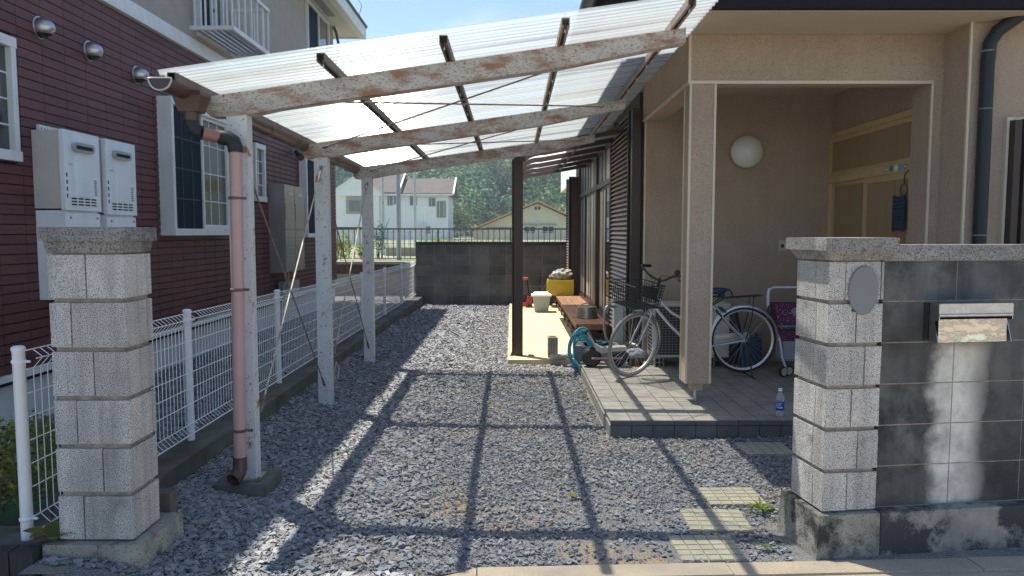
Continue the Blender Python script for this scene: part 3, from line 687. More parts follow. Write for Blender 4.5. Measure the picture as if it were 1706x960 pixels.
# wall light by far window
t = thing('security_light', 'small dark spotlight on the maroon wall under the carport eave', 'light', (WX, 12.75, 2.96))
b = MB(); b.lathe([(0, 0), (.05, 0), (.05, .03), (.02, .05), (.02, .10)], (WX, 12.75, 2.96), 14, 'x'); part('bracket', b, m_grey_p, t, smooth=True)
b = MB(); b.tube([(WX + .08, 12.72, 2.97), (WX + .16, 12.62, 2.90), (WX + .20, 12.58, 2.86)], [.04, .05, .065], 12); part('lamp_head', b, m_blackp, t, smooth=True)

# water heaters
def heater(y0, y1, z0, z1, lab, mcase, mside, first):
    t = thing('water_heater', lab, 'water heater', (WX, y0, z0), 'white wall hung water heaters')
    X = -3.50
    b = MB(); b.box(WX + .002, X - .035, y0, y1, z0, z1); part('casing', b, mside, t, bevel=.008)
    b = MB(); b.box(X - .035, X, y0 - .006, y1 + .008, z0 - .012, z1 + .008); part('front_cover', b, mcase, t, bevel=.014, seg=2)
    b = MB(); yc = (y0 + y1)/2; b.box(X, X + .006, yc - .09, yc + .10, z0 + .10, z1 - .19); part('raised_panel', b, mcase, t, bevel=.005)
    b = MB(); zv = z1 - .115
    pts = [(yc - .11 + .04*math.cos(a), zv + .036*math.sin(a)) for a in [math.pi/2 + i*math.pi/8 for i in range(9)]] + [(yc + .11 + .04*math.cos(a), zv + .036*math.sin(a)) for a in [-math.pi/2 + i*math.pi/8 for i in range(9)]]
    b.prism(pts, 'x', X, X + .025); v_ = part('exhaust_vent', b, m_stainless, t, bevel=.004)
    b = MB(); b.box(X + .024, X + .030, yc - .105, yc + .105, zv - .016, zv + .012); part('slot', b, m_dark, v_)
    s = MB(); s.box(-.001, .003, -.034, .034, -.0055, .0055); me_ = s.mesh('louvre', m_dark)
    for i in range(4):
        for j in range(3): inst('louvre', me_, (X, yc - .135 + i*.092, z0 + .035 + j*.024), t)
    s = MB(); s.box(-.001, .003, -.006, .006, -.016, .016); me_ = s.mesh('side_louvre', m_dark)
    for j in range(4): inst('side_louvre', me_, (X, y0 + .022, z0 + .10 + j*.055), t)
    for j in range(7):   # faint printed notice, too small to read
        s = MB(); s.box(X - .001, X + .0015, y1 - .085, y1 - .05, z0 + .118 + j*.019, z0 + .130 + j*.019); part('notice_print', s, m_grey_p, t)
    s = MB(); s.box(X - .001, X + .0012, y0 + .055, y0 + .105, z1 - .262, z1 - .256); part('maker_mark', s, m_grey_p, t)
    b = MB(); b.box(WX + .004, WX + .03, y0 + .06, y1 - .12, z1, z1 + .05); part('mounting_plate', b, m_white, t)
    b = MB()
    for k in range(6): b.box(WX + .03, WX + .032, y0 + .08 + k*.04, y0 + .088 + k*.04, z1 + .018, z1 + .030)
    part('plate_holes', b, m_dark, t)
    b = MB(); b.box(WX + .002, X - .03, y0 + .008, y1 - .004, 1.06, z0 - .014); b.box(X - .03, X - .012, y0 + .002, y1 + .002, 1.05, z0 - .03); part('pipe_cover', b, mcase, t, bevel=.006)
    b = MB()
    for yy in (y0 + .07, y1 - .04): b.cyl((X - .013, yy, z0 - .07), (X - .006, yy, z0 - .07), .009, 8)
    part('screw', b, m_grey_p, t)
heater(5.84, 6.33, 1.79, 2.40, 'larger looking white water heater nearest the street pillar', m_heater, m_heater_s, True)
heater(6.44, 6.93, 1.77, 2.40, 'second white water heater, farther along the maroon wall', m_heater, m_heater_s, False)
t = thing('utility_cabinet', 'tall grey brown double heater cabinet on the maroon wall behind the carport', 'cabinet', (WX, 11.45, 1.0))
b = MB(); b.box(WX, -3.53, 11.45, 12.50, .98, 2.35); part('casing', b, m_meter, t, bevel=.01)
for (a, c) in ((11.46, 11.965), (11.985, 12.49)):
    b = MB(); b.box(-3.53, -3.50, a, c, 1.66, 2.345); d = part('door', b, m_meter, t, bevel=.008)
    b = MB(); b.box(-3.50, -3.485, (a+c)/2 - .10, (a+c)/2 + .12, 2.19, 2.225); part('exhaust_slot', b, m_stainless, d)
    for k in range(5): q = MB(); q.box(-3.499, -3.496, a + .02, a + .035, 1.80 + k*.055, 1.84 + k*.055); part('louvre', q, m_dark, d)
    b = MB(); b.box(-3.53, -3.502, a, c, .99, 1.645); d = part('lower_door', b, m_meter, t, bevel=.006)
    for k in range(6): q = MB(); q.box(-3.502, -3.497, a + .03, c - .03, 1.24 + k*.062, 1.247 + k*.062); part('rib', q, m_steel, d)
b = MB(); b.tube([(-3.6, 11.75, .98), (-3.6, 11.75, .82), (-3.63, 11.7, .78), (-3.63, 11.7, .45)], .02, 6); b.tube([(-3.62, 11.95, .98), (-3.62, 11.95, .6)], .018, 6); b.tube([(-3.62, 12.2, .98), (-3.62, 12.2, .6)], .018, 6); b.box(-3.72, -3.56, 11.75, 12.35, .62, .82); part('pipework', b, m_steel, t)

# ------------------------------------------------------------------ carport
cp = thing('carport', 'rusty white steel carport with clear corrugated roof over the gravel driveway', 'carport', (-1.65, 6.5, 0))
SL = .141
roofz = lambda x, y: 2.452 + SL*(x + 1.80) - .010*(y - 3.95)
posts = [(-1.622, 4.46), (-1.685, 6.62), (-1.705, 8.78)]
for i, (x, y) in enumerate(posts):
    b = MB(); zt = roofz(x, y) - .075
    w_ = .060
    b.box(x - w_, x + w_, y - .045, y + .045, .10 if i == 0 else .0, zt); p = part('post', b, m_rust_post, cp, bevel=.012, seg=2)
    if i: b = MB(); b.box(x - .12, x + .13, y - .10, y + .10, -.02, .018); part('base_plate', b, m_rust, p, bevel=.004)
    else:
        b = MB(); b.box(x - .16, x + .155, y - .15, y + .16, -.05, .095); part('base_block', b, m_curbc, p, bevel=.012)
        b = MB(); b.box(x - .085, x + .085, y - .07, y + .07, .095, .103); part('base_plate', b, m_rust, p)
        b = MB()
        for sx in (-1, 1): b.cyl((x + sx*.095, y - .09, .09), (x + sx*.095, y - .09, .12), .010, 8)
        part('anchor_bolt', b, m_rod, p)
xe = [1.015, .99, .965]; xs_ = [-1.80, -1.84, -1.86]
for i, (x, y) in enumerate(posts):
    b = MB(); a = xs_[i]; e = xe[i]; top = lambda X: roofz(X, y) - .052
    pts = [(a, top(a)), (a, top(a) - .085), (a + .03, top(a) - .115), (a + .10, top(a + .1) - .128)]
    pts += [(x + .10, top(x + .1) - .138), (x + .25, top(x + .25) - .128), (e - .75, top(e - .75) - .125), (e, top(e) - .082), (e, top(e))]
    b.prism(pts, 'y', y - .0485, y + .0485); part('beam', b, m_rust, cp, bevel=.007)
# channels along the roof
PX = [-1.80, -1.02, -.365, .285, .945]
for i, x in enumerate(PX):
    mm = m_purlin if i in (1, 2) else m_purlin_l
    if i == 0: mm = m_purlin
    b = MB(); y0, y1 = (4.02 if i not in (0, 4) else 3.98), 9.02
    def zz(y, d): return roofz(x, y) + d
    for (xa, xb, da, db) in ((-.022, .022, -.011, -.007), (-.022, -.018, -.052, -.011), (.018, .022, -.052, -.011), (.008, .018, -.052, -.048), (-.018, -.008, -.052, -.048)):
        v = [b.bm.verts.new((x + q, yy, zz(yy, d))) for yy in (y0, y1) for q, d in ((xa, da), (xb, da), (xb, db), (xa, db))]
        for f in ((0, 1, 2, 3), (7, 6, 5, 4), (0, 4, 5, 1), (1, 5, 6, 2), (2, 6, 7, 3), (3, 7, 4, 0)): b._f([v[j] for j in f])
    p = part('purlin', b, mm, cp)
    yy = y0 + .06
    while yy < y1:
        b = MB(); b.cyl((x, yy, zz(yy, -.07)), (x, yy, zz(yy, .035)), .0045, 5); b.lathe([(0, .018), (.013, .018), (.013, .028), (0, .028)], (x, yy, zz(yy, 0)), 6); part('hook_bolt', b, m_steel, p); yy += .42
# corrugated sheets, waves run up the slope
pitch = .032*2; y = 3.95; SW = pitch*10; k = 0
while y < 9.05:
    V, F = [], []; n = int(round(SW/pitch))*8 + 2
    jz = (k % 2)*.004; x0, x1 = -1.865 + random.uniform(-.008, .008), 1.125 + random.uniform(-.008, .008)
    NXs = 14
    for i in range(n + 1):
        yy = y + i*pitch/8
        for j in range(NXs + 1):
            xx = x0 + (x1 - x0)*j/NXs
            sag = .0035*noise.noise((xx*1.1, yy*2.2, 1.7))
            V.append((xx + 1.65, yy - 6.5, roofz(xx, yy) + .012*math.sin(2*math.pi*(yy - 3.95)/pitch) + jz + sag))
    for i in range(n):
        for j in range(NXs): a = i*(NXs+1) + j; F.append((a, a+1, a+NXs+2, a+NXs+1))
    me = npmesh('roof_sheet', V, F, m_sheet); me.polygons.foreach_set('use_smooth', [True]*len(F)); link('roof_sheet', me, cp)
    y += SW; k += 1
# tie rods under the roof and bracing the posts
def rod(p0, p1, m, r=.007, twist=True):
    b = MB(); b.tube([p0, p1], r, 6); q = part('tie_rod', b, m, cp)
    d = (Vector(p1) - Vector(p0)).normalized()
    for e, s_ in ((Vector(p0), 1), (Vector(p1), -1)):
        b = MB(); b.tube([e + d*s_*t for t in (0, .05, .12, .14)], [.012, .012, .010, .006], 6); part('turnbuckle', b, m_rod, q)
def bz(i, x): return roofz(x, posts[i][1]) - .10
for i in (0, 1):
    ya, yb = posts[i][1], posts[i+1][1]
    rod((-1.55, ya, bz(i, -1.55)), (.85, yb, bz(i+1, .85) + .01), m_rod, .006); rod((-1.70, yb, bz(i+1, -1.7)), (.55, ya, bz(i, .55) - .01), m_rod, .006)
for i in (0, 1):
    (xa, ya), (xb, yb) = posts[i], posts[i+1]
    rod((xb + .01, yb - .05, 2.18), (xa + .06, ya + .06, .48), m_rod_w, .0065); rod((xa + .04, ya + .05, 1.93), (xb, yb - .05, .22), m_rod, .006)
b = MB(); b.tube([(-1.60, 4.50, .50), (-1.575, 4.49, .44), (-1.58, 4.49, .36), (-1.60, 4.49, .33), (-1.615, 4.49, .38), (-1.60, 4.50, .50)], .006, 6); part('wire_loop', b, m_rod_w, cp)
b = MB(); b.tube([(-1.60, 6.66, .42), (-1.575, 6.66, .36), (-1.585, 6.66, .27), (-1.61, 6.66, .25), (-1.62, 6.66, .32), (-1.60, 6.66, .42)], .006, 6); part('wire_loop', b, m_rod_w, cp)
# gutter
gx, gr = -1.835, .055
b = MB(); n = 12
def gz(y): return roofz(gx, 3.95) - .045 - .012*(y - 3.95)
ys = [3.93, 9.05]
ring = []
for yy in ys:
    ring.append([(gx + rr*math.cos(a), yy, gz(yy) + rr*math.sin(a)) for rr in (gr, gr - .004) for a in [math.pi + math.pi*i/n for i in range(n+1)]])
vv = [[b.bm.verts.new(p) for p in r_] for r_ in ring]
for o_ in (0, n+1):
    for i in range(n): b._f([vv[0][o_+i], vv[0][o_+i+1], vv[1][o_+i+1], vv[1][o_+i]])
for i in (0, n): b._f([vv[0][i], vv[1][i], vv[1][n+1+i], vv[0][n+1+i]])
gut = part('gutter', b, m_gutter, cp, smooth=True)
b = MB(); rim = [(gx + (gr + .005)*math.cos(a), 3.925, gz(3.93) + (gr + .005)*math.sin(a)) for a in [math.pi + math.pi*i/n for i in range(n+1)]]; b.tube(rim + [(gx + gr*.6, 3.925, gz(3.93) + .002), (gx - gr*.6, 3.925, gz(3.93) + .002)], .006, 6, closed=True); part('end_rim', b, m_steel, gut)
b = MB(); b.prism([(gx + (gr-.003)*math.cos(a), gz(3.93) + (gr-.003)*math.sin(a)) for a in [math.pi + math.pi*i/n for i in range(n+1)]], 'y', 3.93, 3.936); part('end_cap', b, m_gutter, gut)
hk = MB()
for yy in (4.9, 5.6, 6.3, 7.0, 7.7, 8.4): hk.tube([(gx + (gr+.008)*math.cos(a), yy, gz(yy) + (gr+.008)*math.sin(a)) for a in [math.pi*.95 + math.pi*1.1*i/8 for i in range(9)]] + [(PX[0], yy, roofz(PX[0], yy) - .03)], .004, 5)
part('gutter_hook', hk, m_rod, gut)
# hopper, elbows and downpipe beside the front post
py = 4.25; hx = -1.815
b = MB(); b.frustum((hx - .055, hx + .055, py - .045, py + .055, gz(py) - .120), (hx - .080, hx + .080, py - .065, py + .075, gz(py) - .035)); b.box(hx - .083, hx + .083, py - .068, py + .078, gz(py) - .035, gz(py) - .008); b.cyl((hx, py, gz(py) - .165), (hx, py, gz(py) - .117), .043, 14); part('hopper', b, m_gutter, cp, bevel=.006)
z0 = gz(py) - .150
b = MB(); b.tube([(hx, py, z0 + .02), (hx, py, z0 - .035), (hx + .012, py, z0 - .062), (hx + .038, py + .01, z0 - .080), (hx + .060, py + .01, z0 - .084)], [.041, .041, .042, .041, .040], 14); part('elbow', b, m_pipe_dark, cp, smooth=True)
px_ = -1.600
b = MB(); b.tube([(hx + .055, py + .01, z0 - .084), (px_ - .07, py + .07, z0 - .100)], .037, 14); part('cross_pipe', b, m_crosspipe, cp, smooth=True)
b = MB(); b.tube([(px_ - .09, py + .065, z0 - .10), (px_ - .04, py + .075, z0 - .105), (px_ - .012, py + .08, z0 - .125), (px_, py + .08, z0 - .16), (px_, py + .08, z0 - .185)], [.042, .044, .045, .044, .042], 14); part('elbow', b, m_pipe_dark, cp, smooth=True)
dpx, dpy = px_ - .005, py + .08
b = MB(); b.tube([(px_, dpy, z0 - .18), (dpx - .02, dpy, .20)], .036, 16); dp = part('downpipe', b, m_pinkpipe, cp, smooth=True)
for zc in (1.80, 1.26, .42): b = MB(); b.lathe([(.037, -.009), (.042, -.005), (.042, .005), (.037, .009)], (dpx - .02*(2.0 - zc)/2, dpy, zc), 14); b.box(dpx + .03, dpx + .06, dpy - .006, dpy + .006, zc - .008, zc + .008); part('clamp', b, m_purlin, dp)
b = MB(); X = dpx - .02; b.tube([(X, dpy, .26), (X, dpy, .19), (X - .008, dpy - .015, .16), (X - .02, dpy - .045, .14), (X - .025, dpy - .06, .135)], [.040, .042, .043, .042, .042], 14, caps=False); b.lathe([(.030, .0), (0, .0)], (X - .012, dpy - .02, .15), 10); part('outlet_elbow', b, m_gutter, dp, smooth=True)

# ------------------------------------------------------------------ right house
rh = thing('beige_house', 'beige rendered single storey house with a recessed porch and brown shutters', 'house', (3.5, 8, 0))
def P(name, m, *boxes, bevel=0, parent=None):
    b = MB()
    for q in boxes: b.box(*q)
    return part(name, b, m, parent or rh, bevel=bevel)
XL, XR, YF, YB = 1.47, 3.60, 6.25, 8.40
P('porch_beam', m_stucco, (XL, XR - .021, YF, YF + .22, 2.845, 3.234)); P('side_beam', m_stucco, (XL, XL + .22, YF + .22, YB, 2.845, 3.235))
P('beam_trim', m_trim, (XL - .008, XR - .10, YF - .008, YF + .012, 2.832, 2.857), (XL - .008, XL + .014, YF + .012, YB, 2.834, 2.857), (XL - .007, XL + .014, YF - .007, YF + .010, 2.857, 3.235), bevel=.002)
P('porch_ceiling', m_soffit, (XL + .22, XR, YF + .22, YB, 3.13, 3.16))
col = P('porch_column', m_stucco, (XL + .015, XL + .225, YF + .01, YF + .20, .300, 2.834))
P('corner_bead', m_trim, (XL + .008, XL + .026, YF + .003, YF + .020, .302, 2.832), (XL + .214, XL + .232, YF + .003, YF + .020, .302, 2.832), (XL + .008, XL + .026, YF + .190, YF + .207, .302, 2.832), parent=col)
P('base_bracket', m_stucco, (XL + .075, XL + .175, YF + .04, YF + .15, .235, .300), bevel=.006, parent=col)
b = MB(); b.cyl((XL + .125, YF + .09, .13), (XL + .125, YF + .09, .24), .017, 10); part('support_rod', b, m_steel, col)
P('back_wall', m_stucco, (1.50, XR, YB, YB + .2, .05, 3.2))
P('back_wall_bead', m_trim, (1.488, 1.506, YB - .010, YB + .01, .14, 2.84), bevel=.002)
P('porch_pier', m_stucco, (XR - .02, XR + .3, 5.932, 6.56, -.1, 3.233)); P('door_wall', m_stucco, (XR + .04, XR + .2, 6.56, YB, .05, 3.2)); P('door_head_wall', m_stucco, (XR - .015, XR + .2, 6.56, YB, 2.70, 3.16))
P('pier_front', m_stucco, (XR - .11, XR - .021, YF + .003, YF + .30, .12, 2.844))
P('pier_trim', m_trim, (XR - .118, XR - .100, YF - .008, YF + .010, .14, 2.831), (XR - .028, XR - .010, 5.890, 5.912, 0, 3.235), bevel=.002)
P('front_wall', m_stucco, (XR - .02, 9, 5.90, 5.93, -.1, 2.40 + .835), bevel=0)
P('side_wall', m_brown, (1.46, 1.6, YB + .2, 17, 0, 3.2))
P('side_wall_base', m_curbc, (1.44, 1.6, YB + .2, 15.4, 0, .30))
# porch front strip of wall behind right window, soffits, roof
P('front_soffit', m_soffit, (.72, 9, 5.62, YF, 3.235, 3.26)); P('side_soffit', m_soffit, (.72, XL, YF, 17.3, 3.235, 3.26))
P('eave_fascia', m_fascia, (.70, 9.2, 5.56, 5.895, 3.242, 3.50), (.70, .76, 5.895, 17.3, 3.242, 3.50), bevel=.004)
b = MB(); zz = 3.50; b.bm.verts.new  # hipped tile roof
v = [b.bm.verts.new(p) for p in ((.58, 5.42, 3.50), (9.6, 5.42, 3.50), (9.6, 17.6, 3.50), (.58, 17.6, 3.50), (5.0, 9.8, 5.3), (5.1, 13.0, 5.3))]
for f in ((0, 1, 4), (1, 2, 5, 4), (2, 3, 5), (3, 0, 4, 5), (3, 2, 1, 0)): b._f([v[i] for i in f])
part('roof', b, m_rooftile, rh)
b = MB(); b.tube([(.66, 5.50, 3.47), (9.4, 5.50, 3.47)], .075, 12); b.tube([(.64, 5.46, 3.47), (.64, 17.3, 3.47)], .075, 12); part('eave_gutter', b, m_pipe_dark, rh, smooth=True)
b = MB(); b.tube([(3.93, 5.70, 3.5), (3.93, 5.72, 3.36), (3.89, 5.76, 3.27), (3.74, 5.83, 3.15), (3.695, 5.845, 3.06), (3.685, 5.845, 2.9), (3.685, 5.845, -.1)], .050, 14); dpp = part('downpipe', b, m_pipe_dark, rh, smooth=True)
for (x, y, z, rr) in ((3.93, 5.715, 3.385, .06), (3.686, 5.845, 3.0, .053), (3.685, 5.845, 2.56, .053), (3.685, 5.845, 1.58, .053)):
    b = MB(); b.lathe([(rr - .004, -.006), (rr, 0), (rr - .004, .006)], (x, y, z), 14); part('joint_band', b, m_seam, dpp)
# front right window with shutter rail
wd = P('window', m_trim, (3.87, 3.89, 5.86, 5.90, 1.47, 2.50), (3.89, 6.0, 5.86, 5.90, 2.475, 2.50), (3.89, 6.0, 5.86, 5.90, 1.47, 1.49))
P('frame', m_brown, (3.895, 3.95, 5.80, 5.875, 1.50, 2.47), (3.965, 4.00, 5.78, 5.875, 1.48, 2.48), (4.00, 6, 5.79, 5.875, 2.42, 2.47), (4.00, 6, 5.79, 5.875, 1.49, 1.53), (4.24, 4.27, 5.82, 5.87, 1.53, 2.42), bevel=.003, parent=wd)
P('pane', m_glass, (4.00, 4.24, 5.862, 5.872, 1.53, 2.42), (4.27, 6, 5.858, 5.868, 1.53, 2.42), parent=wd)
# sliding entrance door in the right wall of the porch
sd = P('sliding_door', m_door, (XR - .035, XR + .04, 6.60, 6.66, .13, 2.70), (XR - .035, XR + .04, 8.385, 8.44 - .042, .13, 2.70), (XR - .040, XR + .04, 6.66, 8.385, 2.645, 2.70), (XR - .045, XR + .04, 6.66, 8.385, 2.15, 2.24), bevel=.004)
P('transom_frame', m_door, (XR - .015, XR + .02, 6.66, 8.385, 2.60, 2.645), (XR - .015, XR + .02, 6.66, 8.385, 2.24, 2.275), parent=sd)
def ribbed(y0, y1, z0, z1, x, n):
    b = MB(); b.box(x, x + .012, y0, y1, z0, z1)
    for k in range(n): yy = y0 + (y1 - y0)*(k + .5)/n; d = (y1 - y0)/n*.28; b.prism([(x, yy - d), (x - .010, yy), (x, yy + d)], 'z', z0, z1)
    part('ribbed_panel', b, m_doorp, sd)
ribbed(6.66, 8.385, 2.275, 2.60, XR - .002, 46)
P('leaf_frame', m_door, (XR - .03, XR - .005, 6.66, 6.72, .14, 2.15), (XR - .03, XR - .005, 7.50, 7.57, .14, 2.15), (XR - .03, XR - .005, 6.72, 7.50, 2.09, 2.15), (XR - .03, XR - .005, 6.72, 7.50, .14, .24), bevel=.002, parent=sd)
P('leaf_frame', m_door, (XR + .0, XR + .025, 7.571, 7.60, .14, 2.15), (XR + .0, XR + .025, 8.33, 8.385, .14, 2.15), (XR + .0, XR + .025, 7.60, 8.33, 2.11, 2.15), parent=sd)
ribbed(6.72, 7.50, .24, 2.09, XR - .018, 24); ribbed(7.60, 8.33, .14, 2.11, XR + .012, 22)
P('door_track', m_grout, (XR - .10, XR + .04, 6.60, 8.39, .125, .145), parent=sd)
# stickers on the door rail
stk = MB()
for i, (mm, s_) in enumerate(((m_cyan_p, .022), (m_green_p, .03), (m_white_p, .032), (m_cyan_p, .038), (m_grey_p, .034))):
    y = 7.08 - i*.085; b = MB(); x = XR - .046
    if i == 1: b.box(x - .0015, x, y - .03, y + .03, 2.175, 2.225)
    elif i == 2: b.prism([(y - .036, 2.195), (y, 2.23), (y + .036, 2.195), (y, 2.16)], 'x', x - .0015, x)
    else: b.prism([(y + s_*math.cos(a*math.pi/8), 2.197 + s_*(.9 if i else 1.1)*math.sin(a*math.pi/8)) for a in range(16)], 'x', x - .0015, x)
    q = part('sticker', b, mm, sd)
    if i in (0, 4): b = MB(); b.box(x - .003, x - .0016, y - s_*.5, y + s_*.5, 2.190, 2.202); part('sticker_mark', b, m_white_p, q)
# louvred shutter boxes on the side wall
def shutter(y0, y1, z0, z1, xf, xb):
    s = P('shutter_box', m_brown, (xf + .02, xb, y0, y0 + .02, z0, z1), (xf + .02, xb, y1 - .02, y1, z0, z1), (xf + .045, xb, y0 + .02, y1 - .02, z0, z1), (xf, xf + .045, y0, y0 + .03, z0, z1), (xf, xf + .045, y1 - .03, y1, z0, z1), bevel=.002)
    e = MB(); e.prism([(xf + .004, .0), (xf + .042, .040), (xf + .045, .034), (xf + .008, -.006)], 'y', y0 + .03, y1 - .03)
    e.xf(Matrix.Translation((-xf, -y0, 0))); me = e.mesh('slat', m_slat)
    n = int((z1 - z0)/.057)
    for k in range(n): o = link('slat', me, s); o.location = Vector((xf, y0, z0 + .01 + k*.057)) - root_off(s)
shutter(8.62, 10.15, .32, 3.0, 1.335, 1.46); shutter(15.35, 16.15, .32, 2.75, 1.175, 1.46)
b = MB(); b.tube([(1.40, 8.50, 3.0), (1.40, 8.50, .05)], .030, 10); part('downpipe', b, m_brown, rh, smooth=True)
b = MB(); b.box(1.36, 1.46, 8.46, 8.58, .02, 3.0); part('corner_post', b, m_brown, rh)
# glazed screens between the shutters
X = 1.43
P('screen_rail', m_brown, (X - .05, X + .04, 10.15, 15.35, 2.98, 3.08), (X - .05, X + .04, 10.15, 15.35, .27, .34), (X - .055, X + .04, 10.15, 15.35, 2.30, 2.37), bevel=.004)
for (a, c) in ((10.15, 10.22), (12.12, 12.30), (15.25, 15.35)): P('screen_post', m_brown, (X - .06, X + .04, a, c, .34, 2.98), bevel=.003)
def bay(y0, y1, ms):
    n = len(ms); d = (y1 - y0)/n
    for i, m in enumerate(ms):
        a, c = y0 + d*i, y0 + d*(i+1); xo = (i % 2)*.022
        f = P('sliding_screen', m_brown, (X - .03 + xo, X - .01 + xo, a, a + .035, .34, 2.30), (X - .03 + xo, X - .01 + xo, c - .035, c, .34, 2.30), (X - .03 + xo, X - .01 + xo, a + .035, c - .035, 2.26, 2.30), (X - .03 + xo, X - .01 + xo, a + .035, c - .035, .34, .40), (X - .03 + xo, X - .01 + xo, (a+c)/2 - .008, (a+c)/2 + .008, .40, 2.26))
        P('pane', m, (X - .020 + xo, X - .014 + xo, a + .03, c - .03, .38, 2.28), parent=f)
        f = P('transom', m_brown, (X - .03, X - .01, a, a + .03, 2.37, 2.98), (X - .03, X - .01, (a + c)/2 - .008, (a+c)/2 + .008, 2.37, 2.98))
        P('pane', m_frost_g if i else m_frost, (X - .018, X - .012, a + .03, c, 2.37, 2.98), parent=f)
bay(10.22, 12.12, [m_glass, m_frost]); bay(12.30, 15.25, [m_frost, m_frost, m_frost_g])

# awning
aw = thing('terrace_awning', 'dark brown curved awning with smoked sheets over the wooden deck', 'awning', (.08, 9.3, 0))
P('post', m_brown, (.025, .135, 9.17, 9.25, 0, 2.60), bevel=.006, parent=aw)
b = MB(); b.tube([(.02, 9.20, 2.5), (.02, 9.20, .5), (.02, 9.20, .10), (-.01, 9.17, .04)], .022, 8); pp = part('drain_pipe', b, m_brown, aw, smooth=True)
b = MB(); b.tube([(.08, 9.2, .03), (.20, 9.15, .03), (.24, 9.14, .05)], [.02, .022, .035], 8); b.cyl((.24, 9.14, .02), (.24, 9.14, .07), .04, 8); part('foot_pipe', b, m_rust, aw)
P('front_rail', m_brown, (.10, .16, 9.0, 13.9, 2.46, 2.56), bevel=.004, parent=aw); P('wall_rail', m_brown, (1.36, 1.41, 9.0, 13.9, 2.82, 2.90), parent=aw)
def arc(d=0):
    pts = [(.13, 2.53 + d)]
    for i in range(1, 7): t = i/6; a = math.pi*(1 - t*.5); pts.append((.43 + (.30 + d*.3)*math.cos(a), 2.55 + d + .145*math.sin(a)))
    pts.append((1.39, 2.87 + d)); return pts
for i in range(6):
    y = 9.05 + i*.95; q = arc(); q2 = arc(-.06)
    b = MB(); b.prism(q + [(p[0] + .004, p[1]) for p in q2[::-1]], 'y', y - .035, y + .035); part('rib', b, m_brown, aw)
    if i < 5:
        q = arc(.006); V, F = [], []
        for yy in (y + .035, y + .915):
            for p in q: V.append((p[0] - .08, yy - 9.3, p[1]))
        n = len(q)
        for j in range(n-1): F.append((j, j+1, n+j+1, n+j))
        me = npmesh('awning_sheet', V, F, m_smoke); link('awning_sheet', me, aw)
P('cross_bar', m_brown, (.86, .89, 9.0, 13.9, 2.735, 2.760), parent=aw)

# porch fittings
t = thing('wall_lamp', 'round frosted globe lamp on the porch back wall', 'lamp', (2.62, 8.4, 2.50))
b = MB(); b.lathe([(0, 0), (.15, 0), (.15, -.035), (0, -.035)], (2.62, 8.398, 2.50), 28, 'y'); part('base', b, m_grey_p, t)
b = MB(); b.lathe([(.165, .0)] + [(.182*math.cos(a), -.02 - .13*math.sin(a)) for a in [i*math.pi/2/9 for i in range(10)]], (2.62, 8.365, 2.50), 36, 'y'); part('globe', b, m_lamp, t, smooth='all')
t = thing('intercom_switch', 'small ivory switch plate on the porch wall', 'switch', (3.06, 8.4, 1.45))
P('plate', m_switch, (3.025, 3.098, 8.388, 8.40, 1.395, 1.515), bevel=.003, parent=t); P('rocker', m_blackp, (3.045, 3.078, 8.382, 8.389, 1.43, 1.47), parent=t); P('button', m_switch, (3.05, 3.073, 8.381, 8.389, 1.475, 1.50), parent=t)
# blue hanging plate by the door
t = thing('hanging_door_sign', 'slatted navy plastic insect repeller hanging beside the tan door', 'repeller', (3.5, 6.8, 2.0))
b = MB(); b.tube([(3.555, 6.68, 2.16), (3.53, 6.70, 2.13), (3.53, 6.71, 2.08), (3.535, 6.71, 2.04)], .006, 6); b.tube([(3.53, 6.71 + .06*math.cos(a), 1.985 + .055*math.sin(a)) for a in [i*math.pi/8 for i in range(16)]], .005, 5, closed=True); part('hanger', b, m_blackp, t)
P('body', m_navy, (3.515, 3.525, 6.66, 6.82, 1.62, 1.93), bevel=.003, parent=t)
s = MB(); s.prism([(.0, .0), (-.022, .004), (-.022, .016), (0, .018)], 'y', -.075, .075); me_ = s.mesh('slat', m_navy)
for k in range(8): inst('slat', me_, (3.514, 6.74, 1.65 + k*.034), t)
P('side_rail', m_navy, (3.492, 3.515, 6.65, 6.664, 1.61, 1.94), (3.492, 3.515, 6.816, 6.83, 1.61, 1.94), parent=t)
b = MB(); b.cyl((3.52, 6.79, 1.60), (3.52, 6.79, 1.54), .003, 5); b.sphere((3.52, 6.79, 1.53), .02); part('pendant', b, m_red, t, smooth=True)

# ------------------------------------------------------------------ deck
dk = thing('wooden_deck', 'long low red brown wooden veranda deck along the shuttered wall', 'deck', (1.1, 13, 0))
DX0, DX1 = .90, 1.385
mod = [10.42, 11.22, 12.02, 12.82, 13.62, 14.42, 15.22, 15.95]
bw = (DX1 - DX0)/4
for a, c in zip(mod, mod[1:]):
    for i in range(4):
        b = MB(); b.box(DX0 + bw*i + .002, DX0 + bw*(i+1) - .002, a + .004, c - .004, .268, .292); part('board', b, m_deck, dk, bevel=.003)
P('front_beam', m_deck_leg, (DX0 + .01, DX0 + .04, 10.45, 15.9, .215, .268), (DX1 - .04, DX1 - .01, 10.45, 15.9, .215, .268), parent=dk)
P('end_beam', m_deck, (DX0 + .04, DX1 - .04, 10.45, 10.48, .21, .268), parent=dk)
for y in mod:
    for x in (DX0 + .035, DX1 - .035): P('leg', m_deck_leg, (x - .025, x + .025, min(y + .04, 15.85), min(y + .09, 15.9), .05, .215), parent=dk)
P('lower_rail', m_deck_leg, (DX0 + .02, DX0 + .04, 10.5, 15.8, .09, .12), parent=dk)
b = MB()
for (y, x) in ((11.9, 1.02), (12.6, 1.08)): b.cyl((x, y, .09), (x, y + .5, .10), .04, 10)
single('rolled_tube', 'pale rolled tubes stored under the wooden deck', 'tube', b, m_greyfab, (1.05, 12.2, .05))
